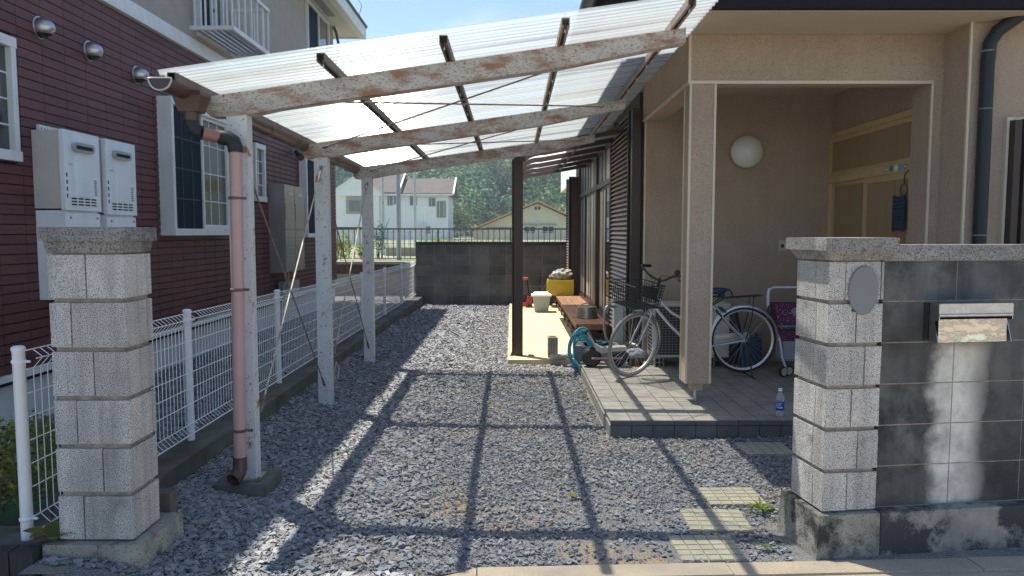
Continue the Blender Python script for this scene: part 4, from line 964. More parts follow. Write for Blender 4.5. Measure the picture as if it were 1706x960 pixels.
# yellow crate
def crate(cx, cy, z, w_, d, h):
    t = thing('yellow_crate', 'yellow lattice plastic crate on the far end of the deck', 'crate', (cx, cy, z))
    x0, x1, y0, y1 = cx - w_/2, cx + w_/2, cy - d/2, cy + d/2
    b = MB(); b.box(x0 + .01, x1 - .01, y0 + .01, y1 - .01, z, z + .012); b.box(x0, x1, y0, y0 + .015, z + h - .05, z + h); b.box(x0, x1, y1 - .015, y1, z + h - .05, z + h); b.box(x0, x0 + .015, y0 + .015, y1 - .015, z + h - .05, z + h); b.box(x1 - .015, x1, y0 + .015, y1 - .015, z + h - .05, z + h); part('rim', b, m_yellow, t, bevel=.003)
    for (a0, a1, b0, b1) in ((x0, x1, y0, y0 + .008), (x0, x1, y1 - .008, y1), (x0, x0 + .008, y0, y1), (x1 - .008, x1, y0, y1)):
        b = MB(); b.box(a0 + .003, a1 - .003, b0 + .003, b1 - .003, z + .01, z + h - .05)
        hor = a1 - a0 > .02; n = 9 if hor else 7
        for k in range(n + 1):
            if hor: xx = a0 + (a1 - a0 - .012)*k/n; b.box(xx, xx + .012, b0 - .010, b0 + .003, z, z + h - .05)
            else: yy = b0 + (b1 - b0 - .012)*k/n; b.box(a0 - .010, a0 + .003, yy, yy + .012, z, z + h - .05)
        for zz in (.06, .13, .19):
            if hor: b.box(a0, a1, b0 - .007, b0 + .003, z + zz, z + zz + .010)
            else: b.box(a0 - .007, a0 + .003, b0, b1, z + zz, z + zz + .010)
        part('lattice_side', b, m_yellow, t)
    P('handle_plate', m_yellow, (cx - .09, cx + .09, y0 - .016, y0 - .009, z + .14, z + .25), bevel=.003, parent=t)
crate(1.00, 15.3, .293, .53, .36, .34)
b = MB(); b.sphere((0, 0, 0), 1, sub=4)
for v in b.bm.verts:
    n3 = noise.noise(v.co*2.2 + Vector((3, 1, 2)))*.32 + noise.noise(v.co*6)*.10; v.co *= 1 + n3
    v.co = Vector((v.co.x*.22, v.co.y*.15, v.co.z*.13)); v.co.x += .3*v.co.z
b.xf(Matrix.Translation((1.02, 15.3, .72)))
single('printed_bag', 'crumpled black and cream printed bag lying on the yellow crate', 'bag', b, m_bag, (1.02, 15.3, .63), smooth=True)
# bin with lid
t = thing('storage_bin', 'grey teal plastic bin with a pale lid beside the deck', 'bin', (.58, 14.3, .05))
b = MB(); b.frustum((.44, .70, 14.2, 14.44, .05), (.40, .735, 14.16, 14.48, .36)); part('bin', b, m_binb, t, bevel=.02, seg=2)
b = MB()
for k in range(6): x = .45 + k*.046; b.frustum((x, x + .008, 14.19, 14.2, .07), (x - .004, x + .004, 14.155, 14.17, .33))
part('rib', b, m_binb, t)
b = MB(); b.box(.375, .76, 14.13, 14.51, .355, .385); b.frustum((.40, .735, 14.16, 14.48, .385), (.44, .70, 14.2, 14.44, .43)); part('lid', b, m_binl, t, bevel=.012, seg=2)
# jack
t = thing('trolley_jack', 'red trolley jack with a black upright handle by the block wall', 'jack', (.25, 15.2, .05))
b = MB(); b.box(.02, .36, 15.1, 15.16, .07, .13); b.box(.02, .36, 15.28, 15.34, .07, .13); b.frustum((.28, .42, 15.08, 15.36, .07), (.32, .40, 15.14, 15.3, .27)); part('frame', b, m_red, t, bevel=.008)
b = MB()
for x in (.05, .36):
    for y in (15.06, 15.36): b.lathe([(0, -.02), (.04, -.02), (.04, .02), (0, .02)], (x, y, .09), 12, 'y')
part('wheel', b, m_black, t)
b = MB(); b.tube([(.36, 15.2, .2), (.33, 15.2, .45), (.31, 15.2, .66)], .018, 8); part('handle', b, m_black, t, smooth=True)
b = MB(); b.tube([(.33, 15.2, .655), (.20, 15.2, .66), (.05, 15.2, .65)], [.03, .025, .012], 8); part('grip', b, m_red, t, smooth=True)
b = MB(); b.tube([(.10, 15.2, .12), (.20, 15.2, .28), (.30, 15.2, .33)], .02, 6); part('lift_arm', b, m_blackp, t)
# folded dark board leaning behind the bin
b = MB(); b.prism([(.50, .05), (.86, .05), (.86, .74), (.80, .72)], 'y', 15.55, 15.72); single('black_board', 'black slanted sheet leaning behind the pale lidded bin', 'board', b, m_blackp, (.7, 15.6, .05), bevel=.004)
# hollow block and tube
t = thing('hollow_block', 'hollow concrete block standing on the sunny slab edge', 'block', (.50, 9.12, .05))
b = MB(); x0, x1, y0, y1 = .445, .565, 9.02, 9.22
for q in ((x0, x0 + .02, y0, y1), (x1 - .02, x1, y0, y1)): b.box(*q, .05, .30)
for yy in (y0, y0 + .058, y0 + .118, y1 - .022): b.box(x0 + .02, x1 - .02, yy, yy + .022, .05, .298)
part('shell', b, m_block, t, bevel=.003)
b = MB(); b.box(x0 + .02, x1 - .02, y0 + .022, y1 - .022, .05, .22); part('web', b, m_block, t)
b = MB(); b.cyl((.50, 8.86, .085), (.86, 8.98, .10), .036, 14); b.cyl((.465, 8.85, .083), (.50, 8.86, .085), .030, 12, .037); single('capped_tube', 'pale metal tube with a rounded cap lying below the hollow block', 'tube', b, m_greyp, (.66, 8.92, .05), smooth=True)
# pot on deck
t = thing('metal_pot', 'upturned dull metal pot on the near end of the deck', 'pot', (1.14, 11.2, .293))
b = MB(); b.lathe([(.165, .293), (.17, .30), (.155, .36), (.150, .44), (.143, .465), (.05, .475), (0, .475)], (1.14, 11.2, 0), 28); part('body', b, m_pot, t, smooth=True)
b = MB(); b.tube([(1.14 + .10*math.cos(a), 11.2, .470 + .045*math.sin(a)) for a in [i*math.pi/8 for i in range(9)]], .008, 6); part('handle', b, m_grey_p, t, smooth=True)
b = MB(); b.tube([(.985, 11.3, .297), (1.02, 11.32, .30), (1.06, 11.30, .297)], [.01, .02, .012], 6); single('dark_scrap', 'tiny dark scrap lying on the deck in front of the metal pot', 'scrap', b, m_blackp, (1.0, 11.3, .293))
# outside tap
t = thing('garden_tap', 'grey square standpipe with a galvanised tap and bent pipe', 'tap', (1.25, 8.9, .05))
P('post', m_pvc, (1.225, 1.335, 8.85, 8.95, .05, .80), bevel=.006, parent=t)
b = MB(); b.tube([(1.25, 8.84, .70), (1.17, 8.80, .71), (1.13, 8.79, .70), (1.105, 8.78, .66), (1.10, 8.78, .60)], [.016, .018, .022, .02, .016], 10); b.cyl((1.17, 8.80, .71), (1.17, 8.80, .755), .012, 8); b.tube([(1.13, 8.80, .76), (1.21, 8.80, .765)], .010, 6); part('tap', b, m_steel, t, smooth=True)
b = MB(); b.tube([(1.10, 8.78, .60), (1.10, 8.78, .45), (1.12, 8.76, .34), (1.15, 8.74, .28)], .014, 8); part('spout_hose', b, m_greyp, t, smooth=True)
t = thing('tap_basin', 'pale green concrete basin under the garden tap', 'basin', (1.05, 8.7, .05))
b = MB(); 
for q in ((.80, 1.26, 8.45, 8.50), (.80, 1.26, 8.88 - .05, 8.83 + .0), (.80, .85, 8.50, 8.83), (1.21, 1.26, 8.50, 8.83)): b.box(*q, .04, .275)
b.box(.85, 1.21, 8.50, 8.83, .04, .10); part('shell', b, m_basin, t, bevel=.006)
# hose coil
b = MB(); pts = []
for i in range(230):
    a = i*.22; k = i/230
    rx, rz = .125 + .035*math.sin(i*.13), .20 + .045*math.sin(i*.09 + 1)
    pts.append((.795 + rx*math.cos(a) + .02*math.sin(i*.05), 8.34 + .06*math.sin(i*.35) - .05*k, .235 + rz*math.sin(a) + .03*math.sin(i*.21)))
b.tube(pts, .0105, 7)
hs = thing('garden_hose', 'tangled turquoise hose coil hung at the porch step corner', 'hose', (.80, 8.34, .05)); part('coil', b, m_hose, hs, smooth=True)
b = MB(); b.tube([(.86, 8.30, .43), (.92, 8.28, .38), (.95, 8.28, .34)], [.018, .020, .016], 10); part('nozzle', b, m_blackp, hs, smooth=True)
b = MB(); b.tube([(.90, 8.40, .29), (1.0, 8.45, .31), (1.10, 8.60, .30), (1.05, 8.66, .31), (.92, 8.62, .30)], .010, 7); part('loose_end', b, m_hose, hs, smooth=True)
b = MB(); b.frustum((.72, .80, 8.35, 8.45, .0), (.715, .805, 8.345, 8.455, .30)); single('grey_canister', 'dark grey canister standing behind the turquoise hose', 'canister', b, m_grey_p, (.76, 8.4, 0), bevel=.01)
# ride-on scooter
t = thing('ride_on_scooter', 'grey toy scooter with fat black wheels parked at the porch corner', 'scooter', (1.0, 8.0, .13))
for (x, y) in ((.865, 7.99), (1.16, 8.02)):
    b = MB(); b.lathe([(.05, -.06), (.085, -.06), (.105, -.04), (.108, 0), (.105, .04), (.085, .06), (.05, .06)], (x, y, .238), 24, 'y'); wp = part('wheel', b, m_black, t, smooth=True)
    b = MB(); b.lathe([(0, -.045), (.05, -.05), (.05, .05), (0, .045)], (x, y, .238), 16, 'y'); part('hub', b, m_blackp, wp)
b = MB(); b.cyl((.86, 7.90, .235), (1.19, 7.92, .235), .011, 8); part('axle_rod', b, m_pink, t)
b = MB(); q = [(.82, .50), (.86, .44), (.91, .36), (.97, .325), (1.06, .325), (1.24, .335)]
b.prism([(x, z + .022) for x, z in q] + [(x, z - .022 - (.02 if .88 < x < 1.0 else 0)) for x, z in q[::-1]], 'y', 7.93, 8.07); part('body', b, m_greyp, t, bevel=.01, seg=2)
b = MB(); b.tube([(.80, 8.0, .53), (.84, 8.0, .47)], .028, 10); part('neck_collar', b, m_blackp, t)
# bag-wrapped pot
t = thing('potted_bundle', 'brown pot holding a crumpled white plastic bundle behind the front wheel', 'pot', (1.36, 8.05, .13))
b = MB(); b.lathe([(0, .12), (.075, .12), (.10, .20), (.105, .215), (0, .215)], (1.36, 8.08, 0), 20); part('pot', b, m_deck_leg, t, smooth=True)
b = MB(); b.sphere((0, 0, 0), 1, sub=3)
for v in b.bm.verts: v.co *= 1 + .22*noise.noise(v.co*3.1); v.co = Vector((v.co.x*.11, v.co.y*.09, v.co.z*.07))
b.xf(Matrix.Translation((1.36, 8.08, .25))); part('bundle', b, m_greyfab, t, smooth=False)
# outdoor unit on blocks
t = thing('air_conditioner', 'white outdoor air conditioner unit on hollow blocks behind the bicycle', 'air conditioner', (1.9, 8.1, .235))
P('casing', m_ac, (1.53, 2.36, 7.98, 8.28, .235, .80), bevel=.01, parent=t); P('top_lid', m_ac, (1.52, 2.37, 7.965, 8.29, .80, .822), bevel=.006, parent=t)
b = MB(); b.box(1.556, 2.078, 7.974, 7.982, .262, .79); part('fan_recess', b, m_blackp, t)
b = MB()
for k in range(5):
    a = k*2*math.pi/5; b.prism([(1.82 + .04*math.cos(a), .52 + .04*math.sin(a)), (1.82 + .20*math.cos(a - .35), .52 + .20*math.sin(a - .35)), (1.82 + .20*math.cos(a + .35), .52 + .20*math.sin(a + .35))], 'y', 7.966, 7.970)
part('fan_blades', b, m_blackp, t)
b = MB()
for k in range(19): z = .265 + k*.029; b.cyl((1.555, 7.955, z), (2.08, 7.955, z), .0020, 4)
for k in range(15): x = 1.555 + k*.0375; b.cyl((x, 7.957, .262), (x, 7.957, .79), .0015, 4)
part('grille', b, m_greyp, t)
P('side_panel', m_ac, (2.12, 2.34, 7.968, 7.98, .28, .44), (2.12, 2.34, 7.968, 7.98, .46, .77), bevel=.004, parent=t)
s = MB(); s.box(-.002, .003, -.11, .11, -.008, .008); me_ = s.mesh('coil_louvre', m_dark)
for k in range(12): inst('coil_louvre', me_, (1.528, 8.13, .30 + k*.04), t)
def hblock(x, lab):
    tt = thing('hollow_block', lab, 'block', (x, 8.05, .13), 'hollow blocks under the air conditioner')
    b = MB(); 
    for q in ((x, x + .012), (x + .045, x + .057), (x + .09, x + .102)): b.box(q[0], q[1], 7.95, 8.3, .133, .234)
    b.box(x + .012, x + .045, 7.951, 8.299, .133, .143); b.box(x + .012, x + .045, 7.951, 8.299, .224, .2335); b.box(x + .012, x + .045, 7.951, 8.299, .178, .188); b.box(x + .057, x + .09, 7.951, 8.299, .133, .143); b.box(x + .057, x + .09, 7.951, 8.299, .224, .2335); b.box(x + .057, x + .09, 7.951, 8.299, .178, .188)
    part('shell', b, m_block, tt)
hblock(1.55, 'hollow block under the grille side of the air conditioner, near the front wheel'); hblock(2.10, 'hollow block under the panel side of the air conditioner, near the rear wheel')
b = MB(); b.frustum((2.50, 2.72, 7.95, 8.15, .13), (2.51, 2.71, 7.96, 8.14, .44)); can = thing('kerosene_can', 'dark blue plastic fuel can with a white cap behind the rear wheel', 'can', (2.6, 8.05, .13)); part('body', b, m_bluecan, can, bevel=.02, seg=2)
b = MB(); b.lathe([(0, .44), (.035, .44), (.035, .50), (0, .505)], (2.56, 8.05, 0), 14); part('cap', b, m_white_p, can)
P('handle', m_bluecan, (2.61, 2.69, 8.03, 8.07, .48, .50), (2.61, 2.625, 8.03, 8.07, .44, .48), (2.675, 2.69, 8.03, 8.07, .44, .48), parent=can)
b = MB(); b.sphere((0, 0, 0), 1, sub=3)
for v in b.bm.verts: v.co *= 1 + .25*noise.noise(v.co*2); v.co = Vector((v.co.x*.13, v.co.y*.1, v.co.z*.34))
b.xf(Matrix.Translation((2.40, 8.1, .46))); single('black_cover', 'black crumpled cover stuffed beside the air conditioner', 'cover', b, m_blackp, (2.40, 8.1, .13))

# ------------------------------------------------------------------ bicycle (x forward, y left, z up, rear hub over the origin)
bk = thing('bicycle', 'silver city bicycle with black front basket parked on the porch', 'bicycle')
RWH = .338
def wheel(cx, cz, name='wheel', mtx=None):
    a_ = MB(); N = 48
    a_.tube([(cx + (RWH - .018)*math.cos(2*math.pi*i/N), 0, cz + (RWH - .018)*math.sin(2*math.pi*i/N)) for i in range(N)], .018, 10, closed=True)
    r_ = MB(); r_.lathe([(RWH - .036, -.013), (RWH - .030, -.014), (RWH - .030, .014), (RWH - .036, .013), (RWH - .048, .005), (RWH - .048, -.005), (RWH - .036, -.013)], (cx, 0, cz), 48, 'y', caps=False)
    s_ = MB()
    for i in range(32):
        a = 2*math.pi*i/32; a2 = a + (.42 if i % 4 < 2 else -.42); sd_ = .030 if i % 2 else -.030
        s_.tube([(cx + .024*math.cos(a2), sd_, cz + .024*math.sin(a2)), (cx + (RWH - .045)*math.cos(a), 0, cz + (RWH - .045)*math.sin(a))], .0016, 3, caps=False)
    h_ = MB(); h_.cyl((cx, -.055, cz), (cx, .055, cz), .014, 10); h_.lathe([(.028, -.032), (.028, -.028), (.016, -.026), (.016, .026), (.028, .028), (.028, .032)], (cx, 0, cz), 14, 'y')
    for q in (a_, r_, s_, h_):
        if mtx: q.xf(mtx)
    p = part('wheel', a_, m_black if name == 'rear' else m_tyre, bk, smooth='all'); part('rim', r_, m_rim, p, smooth=True); part('spokes', s_, m_steel, p); part('hub', h_, m_steel, p, smooth=True)
m_tyre = M('worn grey tyre', (.30, .29, .26), (.22, .21, .19), 9, rough=.8)
HZ = .375
# steering axis
A0, A1 = Vector((.955, 0, .690)), Vector((.865, 0, .985)); ax = (A1 - A0).normalized()
ST = Matrix.Translation(A0) @ Matrix.Rotation(R(33), 4, ax) @ Matrix.Translation(-A0)
wheel(0, HZ, 'rear'); wheel(1.135, RWH, 'front', ST)
def T(name, m, *tubes, mtx=None, sm=True):
    b = MB()
    for (p, r) in tubes: b.tube(p, r, 10)
    if mtx: b.xf(mtx)
    return part(name, b, m, bk, smooth=sm)
BB = (.44, 0, .30)
fr = T('frame', m_silver,
  ([(.955, 0, .690), (.885, 0, .920)], .020),
  ([(.90, 0, .845), (.83, 0, .745), (.74, 0, .655), (.62, 0, .585), (.425, 0, .50)], .0145),
  ([(.935, 0, .755), (.86, 0, .65), (.76, 0, .535), (.64, 0, .42), BB], .0155),
  ([BB, (.345, 0, .765)], .0155),
  ([(.44, -.035, .30), (.22, -.052, .335), (0, -.058, HZ)], .010), ([(.44, .035, .30), (.22, .052, .335), (0, .058, HZ)], .010),
  ([(.352, -.02, .735), (.18, -.045, .56), (0, -.058, HZ)], .0085), ([(.352, .02, .735), (.18, .045, .56), (0, .058, HZ)], .0085))
b = MB(); b.cyl((.44, -.04, .30), (.44, .04, .30), .022, 12); part('bottom_bracket', b, m_silver, fr)
b = MB(); 
for (x, z, s_) in ((.24, .615, .045), (.27, .65, .03), (.385, .62, .03)): b.cyl((x, .047 if x < .3 else .0, z), (x + .03, .044 if x < .3 else .0, z + .035), .0165 if x > .3 else .0105, 8)
part('decal_band', b, m_blackp, fr)
# fork
T('fork', m_silver, ([(.975, .045, .665), (1.03, .052, .54), (1.09, .055, .43), (1.135, .055, RWH)], .0105), ([(.975, -.045, .665), (1.03, -.052, .54), (1.09, -.055, .43), (1.135, -.055, RWH)], .0105), ([(.972, -.045, .668), (.965, 0, .685), (.972, .045, .668)], .015), mtx=ST)
T('stem', m_blackp, ([(.885, 0, .915), (.862, 0, .99), (.865, 0, 1.01)], .016), mtx=ST)
hb = [(.80, .30, 1.075), (.86, .275, 1.09), (.90, .22, 1.085), (.90, .13, 1.03), (.87, .05, .995), (.865, 0, .99), (.87, -.05, .995), (.90, -.13, 1.03), (.90, -.22, 1.085), (.86, -.275, 1.09), (.80, -.30, 1.075)]
T('handlebar', m_blackp, (hb, .011), mtx=ST)
for s_ in (1, -1): T('grip', m_black, ([(.83, s_*.29, 1.082), (.70, s_*.315, 1.065)], .017), mtx=ST); T('brake_lever', m_blackp, ([(.87, s_*.265, 1.075), (.88, s_*.27, 1.045), (.78, s_*.30, 1.03)], .007), mtx=ST)
T('brake_cable', m_blackp, ([(.88, .25, 1.07), (.98, .15, 1.08), (1.0, .05, 1.0), (.95, .0, .85)], .003), ([(.88, -.25, 1.07), (.97, -.12, 1.10), (.98, 0, 1.02), (.93, .01, .9)], .003), mtx=ST)
b = MB(); b.sphere((.86, .22, 1.115), .030, sub=2); b.xf(ST); part('bell', b, m_blackp, bk, smooth=True)
# basket: wire mesh
b = MB(); 
def bq(u, v, h):  # h 0..1 bottom to top
    return (.985 + (.34 + .05*h)*u - .02*h, (.15 + .03*h)*v, .745 + .235*h + .02*u)
for h in [i/7 for i in range(8)]:
    b.tube([bq(0, -1, h), bq(1, -1, h), bq(1, 1, h), bq(0, 1, h)], .0034 if 0 < h < 1 else .006, 4, closed=True)
for i in range(15):
    u = i/14
    for v in (-1, 1): b.tube([bq(u, v, 0), bq(u, v, 1)], .0032, 3, caps=False)
    b.tube([bq(u, -1, 0), bq(u, 1, 0)], .0032, 3, caps=False)
for i in range(11):
    v = -1 + 2*i/10
    for u in (0, 1): b.tube([bq(u, v, 0), bq(u, v, 1)], .0032, 3, caps=False)
    b.tube([bq(0, v, 0), bq(1, v, 0)], .0032, 3, caps=False)
b.xf(ST); bs = part('basket', b, m_blackp, bk)
b = MB(); b.box(.975, .985, -.10, .10, .80, .93); b.xf(ST); part('basket_back_plate', b, m_blackp, bs)
T('basket_stay', m_steel, ([(1.10, .09, .75), (1.11, .075, .55), (1.135, .062, RWH)], .004), ([(1.10, -.09, .75), (1.11, -.075, .55), (1.135, -.062, RWH)], .004), mtx=ST)
b = MB(); b.lathe([(0, -.03), (.03, -.03), (.036, .0), (.036, .02), (0, .025)], (1.045, 0, .70), 14, 'x'); b.xf(ST); part('headlight', b, m_blackp, bk, smooth=True)
# fenders
def fender(cx, cz, a0, a1, r, m, mtx=None):
    b = MB(); n = 26; rows = []
    for i in range(n+1):
        a = R(a0 + (a1-a0)*i/n); row = []
        for j in range(7):
            q = math.pi*j/6; rr = r - .016 + .030*math.sin(q)**.6; yy = .031*math.cos(q); row.append(b.bm.verts.new((cx + rr*math.cos(a), yy, cz + rr*math.sin(a))))
        rows.append(row)
    for i in range(n):
        for j in range(6): b._f([rows[i][j], rows[i][j+1], rows[i+1][j+1], rows[i+1][j]])
    if mtx: b.xf(mtx)
    return part('fender', b, m, bk, smooth='all')
fender(0, HZ, -2, 205, RWH + .012, m_silver, Matrix.Translation((0, 0, HZ)) @ Matrix.Diagonal((-1, 1, 1, 1)) @ Matrix.Translation((0, 0, -HZ)))
fender(1.135, RWH, 85, 215, RWH + .012, m_silver, ST)
T('fender_stay', m_steel, ([(0, .06, HZ), (-.24, .03, HZ + .24)], .003), ([(1.135, .06, RWH), (.86, .03, RWH - .14)], .003), sm=False)
# saddle
b = MB(); b.sphere((0, 0, 0), 1, sub=3)
for v in b.bm.verts:
    u = (v.co.x + 1)/2; wdt = .105*(1 - u)**.6 + .028; v.co = Vector((v.co.x*.135, v.co.y*wdt, v.co.z*(.045 if v.co.z > 0 else .035) + .018*(1 - u)))
b.xf(Matrix.Translation((.305, 0, .865))); part('saddle', b, m_navy, bk, smooth='all')
T('seat_post', m_steel, ([(.345, 0, .75), (.328, 0, .83)], .013)); 
T('saddle_spring', m_blackp, ([(.24, .04, .80), (.24, .04, .86)], .018), ([(.24, -.04, .80), (.24, -.04, .86)], .018), ([(.20, .0, .81), (.38, 0, .82)], .010))
# rack
T('rear_rack', m_blackp, ([(.22, .05, .80), (-.14, .06, .825), (-.19, 0, .828), (-.14, -.06, .825), (.22, -.05, .80)], .006), ([(.18, .02, .803), (-.16, .02, .825)], .004), ([(.18, -.02, .803), (-.16, -.02, .825)], .004), ([(.22, .05, .80), (.34, .02, .72)], .006), ([(.22, -.05, .80), (.34, -.02, .72)], .006), ([(-.08, .06, .822), (-.06, .065, .6), (0, .065, HZ)], .005), ([(-.08, -.06, .822), (-.06, -.065, .6), (0, -.065, HZ)], .005), ([(.22, .0, .80), (.20, 0, .87), (.16, 0, .885), (.13, 0, .86), (.12, 0, .81)], .008))
# chain guard, crank, pedals, lock, stand
b = MB(); b.prism([(.53, .33), (.50, .39), (.44, .40), (.05, .435), (.0, .425), (-.03, .39), (.0, .35), (.40, .245), (.48, .25)], 'y', -.078, -.060); part('chain_guard', b, m_silver, bk, bevel=.003)
T('crank', m_steel, ([(.44, -.085, .30), (.40, -.09, .15)], .009), ([(.44, .075, .30), (.48, .08, .45)], .009))
for q in ((.40, -.13, .15), (.48, .12, .45)): b = MB(); b.box(q[0]-.035, q[0]+.035, q[1]-.035, q[1]+.035, q[2]-.010, q[2]+.010); part('pedal', b, m_black, bk, bevel=.004)
T('ring_lock', m_blackp, ([(.20, .045, .66), (.24, .045, .70), (.24, -.045, .70), (.20, -.045, .66)], .012))
T('kickstand', m_blackp, ([(.0, .075, HZ - .02), (-.03, .12, .2), (-.05, .15, .008), (-.08, .16, .006)], .008), ([(.0, -.075, HZ - .02), (-.03, -.12, .2), (-.05, -.15, .008), (-.08, -.16, .006)], .008), ([(-.05, .15, .02), (-.05, -.15, .02)], .006))
b = MB(); b.box(-.40, -.375, -.02, .02, .48, .54); part('rear_reflector', b, m_red, bk, bevel=.004)
bk.location = (2.345, 7.44, .133); bk.rotation_euler = (0, 0, math.pi + R(2))

# ------------------------------------------------------------------ shopping walker
wk = thing('shopping_walker', 'folding walker cart with purple dotted bag beside the bicycle', 'walker cart', (2.85, 7.5, .13))
def W_(name, m, *tubes, sm=True, parent=wk):
    b = MB()
    for (p, r) in tubes: b.tube(p, r, 10)
    return part(name, b, m, parent, smooth=sm)
W_('handle', m_pvc, ([(2.59, 7.45, .86), (2.59, 7.45, .97), (2.60, 7.45, 1.02), (2.64, 7.45, 1.045), (3.12, 7.45, 1.045), (3.17, 7.45, 1.02), (3.18, 7.45, .97), (3.18, 7.45, .86)], .017))
W_('frame', m_pvc, ([(2.59, 7.45, .87), (2.60, 7.46, .80), (2.62, 7.5, .68), (2.68, 7.46, .60), (2.715, 7.43, .50), (2.74, 7.42, .32), (2.79, 7.42, .20)], .013), ([(3.18, 7.45, .87), (3.17, 7.46, .80), (3.15, 7.5, .68), (3.10, 7.46, .60), (3.07, 7.43, .50), (3.05, 7.42, .32), (3.0, 7.42, .20)], .013))
for (xx) in (2.745, 2.815, 2.975, 3.045):
    b = MB(); b.lathe([(.022, -.013), (.040, -.016), (.052, -.012), (.054, 0), (.052, .012), (.040, .016), (.022, .013)], (0, 0, 0), 20, 'y'); b.xf(Matrix.Translation((xx, 7.40 + (.05 if xx in (2.815, 2.975) else 0), .187)) @ Matrix.Rotation(R(25), 4, 'Z')); q = part('wheel', b, m_black, wk, smooth=True)
    b = MB()
    for k in range(5): a = k*2*math.pi/5; b.cyl((0, -.012, 0), (.038*math.cos(a), -.012, .038*math.sin(a)), .005, 5)
    b.lathe([(.034, -.015), (.040, -.017), (.040, -.012)], (0, 0, 0), 20, 'y'); b.xf(Matrix.Translation((xx, 7.40 + (.05 if xx in (2.815, 2.975) else 0), .187)) @ Matrix.Rotation(R(25), 4, 'Z')); part('wheel_spokes', b, m_rim, q)
b = MB(); b.frustum((2.70, 3.10, 7.46, 7.70, .61), (2.66, 3.12, 7.44, 7.72, .865)); part('bag', b, m_purple, wk, bevel=.035, seg=3)
b = MB(); b.frustum((2.74, 3.08, 7.455, 7.69, .49), (2.70, 3.10, 7.45, 7.70, .600)); part('bag_pocket', b, m_purple, wk, bevel=.025, seg=3)
W_('piping', m_black, ([(2.675, 7.448, .60), (3.10, 7.448, .60)], .008)); W_('band', m_teal, ([(2.69, 7.435, .645), (3.12, 7.435, .640)], .008)); 
b = MB(); b.lathe([(0, -.004), (.035, -.004), (.035, .0), (0, .0)], (2.86, 7.440, .80), 18, 'y'); part('emblem', b, m_grey_p, wk)
P('basket', m_greyfab, (2.76, 3.06, 7.46, 7.68, .30, .49), bevel=.02, parent=wk)
W_('basket_rail', m_grey_p, ([(2.74, 7.45, .295), (3.08, 7.45, .295)], .010)); 
b = MB(); b.sphere((2.605, 7.44, .80), .04, (.7, .8, 1.5)); part('brake_cover', b, m_blackp, wk, smooth=True)

# ------------------------------------------------------------------ bottle
bt = thing('drink_bottle', 'half clear plastic bottle with blue label and white cap on the porch', 'bottle', (2.133, 5.80, .132))
c0 = (2.133, 5.80, .132)
b = MB(); b.lathe([(.026, 0), (.031, .004), (.033, .012), (.031, .06), (.0325, .065), (.0325, .118), (.031, .122), (.033, .135), (.032, .155), (.026, .178), (.016, .192), (.0125, .198), (.0125, .208)], c0, 28); part('body', b, m_clear, bt, smooth='all')
b = MB(); b.lathe([(.0155, .206), (.0155, .224), (.014, .227), (0, .227)], c0, 20); part('cap', b, m_white_p, bt)
b = MB(); b.lathe([(.0331, .055), (.0334, .057), (.0334, .119), (.0331, .121)], c0, 32); lb = part('label', b, m_blue, bt, smooth=True)
def wrap_text(txt, size, th0, z0, r, m, parent):
    cu = bpy.data.curves.new('lettering', 'FONT'); cu.body = txt; cu.size = size; cu.resolution_u = 3; o = bpy.data.objects.new('lettering', cu); COL.objects.link(o)
    dg = bpy.context.evaluated_depsgraph_get(); me = bpy.data.meshes.new_from_object(o.evaluated_get(dg)); bpy.data.objects.remove(o)
    off = root_off(parent)
    for v in me.vertices:
        a = th0 + v.co.x/r; v.co = Vector((c0[0] + r*math.sin(a), c0[1] - r*math.cos(a), c0[2] + z0 + v.co.y)) - off
    me.materials.clear(); me.materials.append(m); return link('lettering', me, parent)
wrap_text('POCARI', .0165, -1.75, .102, .0337, m_white_p, lb); wrap_text('SWEAT', .0165, -1.60, .087, .0337, m_white_p, lb)
V = []; F = []
for i in range(15):
    a = -1.5 + 1.75*i/14; tt = i/14; zc = .083 - .007*math.sin(tt*2.6) ; hh = .0012 + .0035*tt
    for s_ in (-1, 1): V.append((.0337*math.sin(a), -.0337*math.cos(a), zc + s_*hh))
for i in range(14): F.append((2*i, 2*i+2, 2*i+3, 2*i+1))
link('wave_mark', npmesh('wave_mark', V, F, m_white_p), lb)

# ------------------------------------------------------------------ back of the yard
bw_ = thing('back_block_wall', 'dark weathered concrete block wall across the end of the driveway', 'wall', (-.4, 16.36, 0))
b = MB(); b.box(-2.12, 1.45, 16.33, 16.42, -.1, 1.36); part('mortar_core', b, m_mortar, bw_)
for r in range(7):
    for c in range(9):
        x = -2.125 + .4*c; 
        if r == 6: q = MB(); q.box(x + .002, x + .398, 16.29, 16.46, 1.335, 1.40); part('coping', q, m_wood_stump, bw_, bevel=.005); continue
        q = MB(); q.box(x + .007, x + .393, 16.32, 16.43, -.03 + .2275*r + .007, -.03 + .2275*(r+1) - .007); part('block', q, m_backblock, bw_, bevel=.004)
b = MB(); b.box(-2.36, -2.14, 16.25, 16.4, -.1, .95); single('wall_stub', 'short pale concrete post between the mesh fence end and the dark back wall', 'post', b, m_retain, (-2.25, 16.3, 0), bevel=.01)
rt = thing('retaining_wall', 'pale retaining wall with a brown ribbed band behind the fence', 'wall', (-1, 18.9, 0))
b = MB(); b.box(-9, 6, 18.93, 19.2, -.3, .80); part('wall', b, m_retain, rt)
b = MB(); b.box(-9, 6, 18.86, 19.25, .80, .865); part('cap', b, m_retain, rt, bevel=.01)
b = MB(); b.box(-9, 6, 18.90, 18.93, .55, .78); x = -9
while x < 6: b.box(x, x + .05, 18.87, 18.90, .55, .78); x += .14
part('ribbed_band', b, m_ribbed, rt)
rl = thing('road_railing', 'brown grey metal railing along the road behind the yard', 'railing', (-1, 19.0, .86))
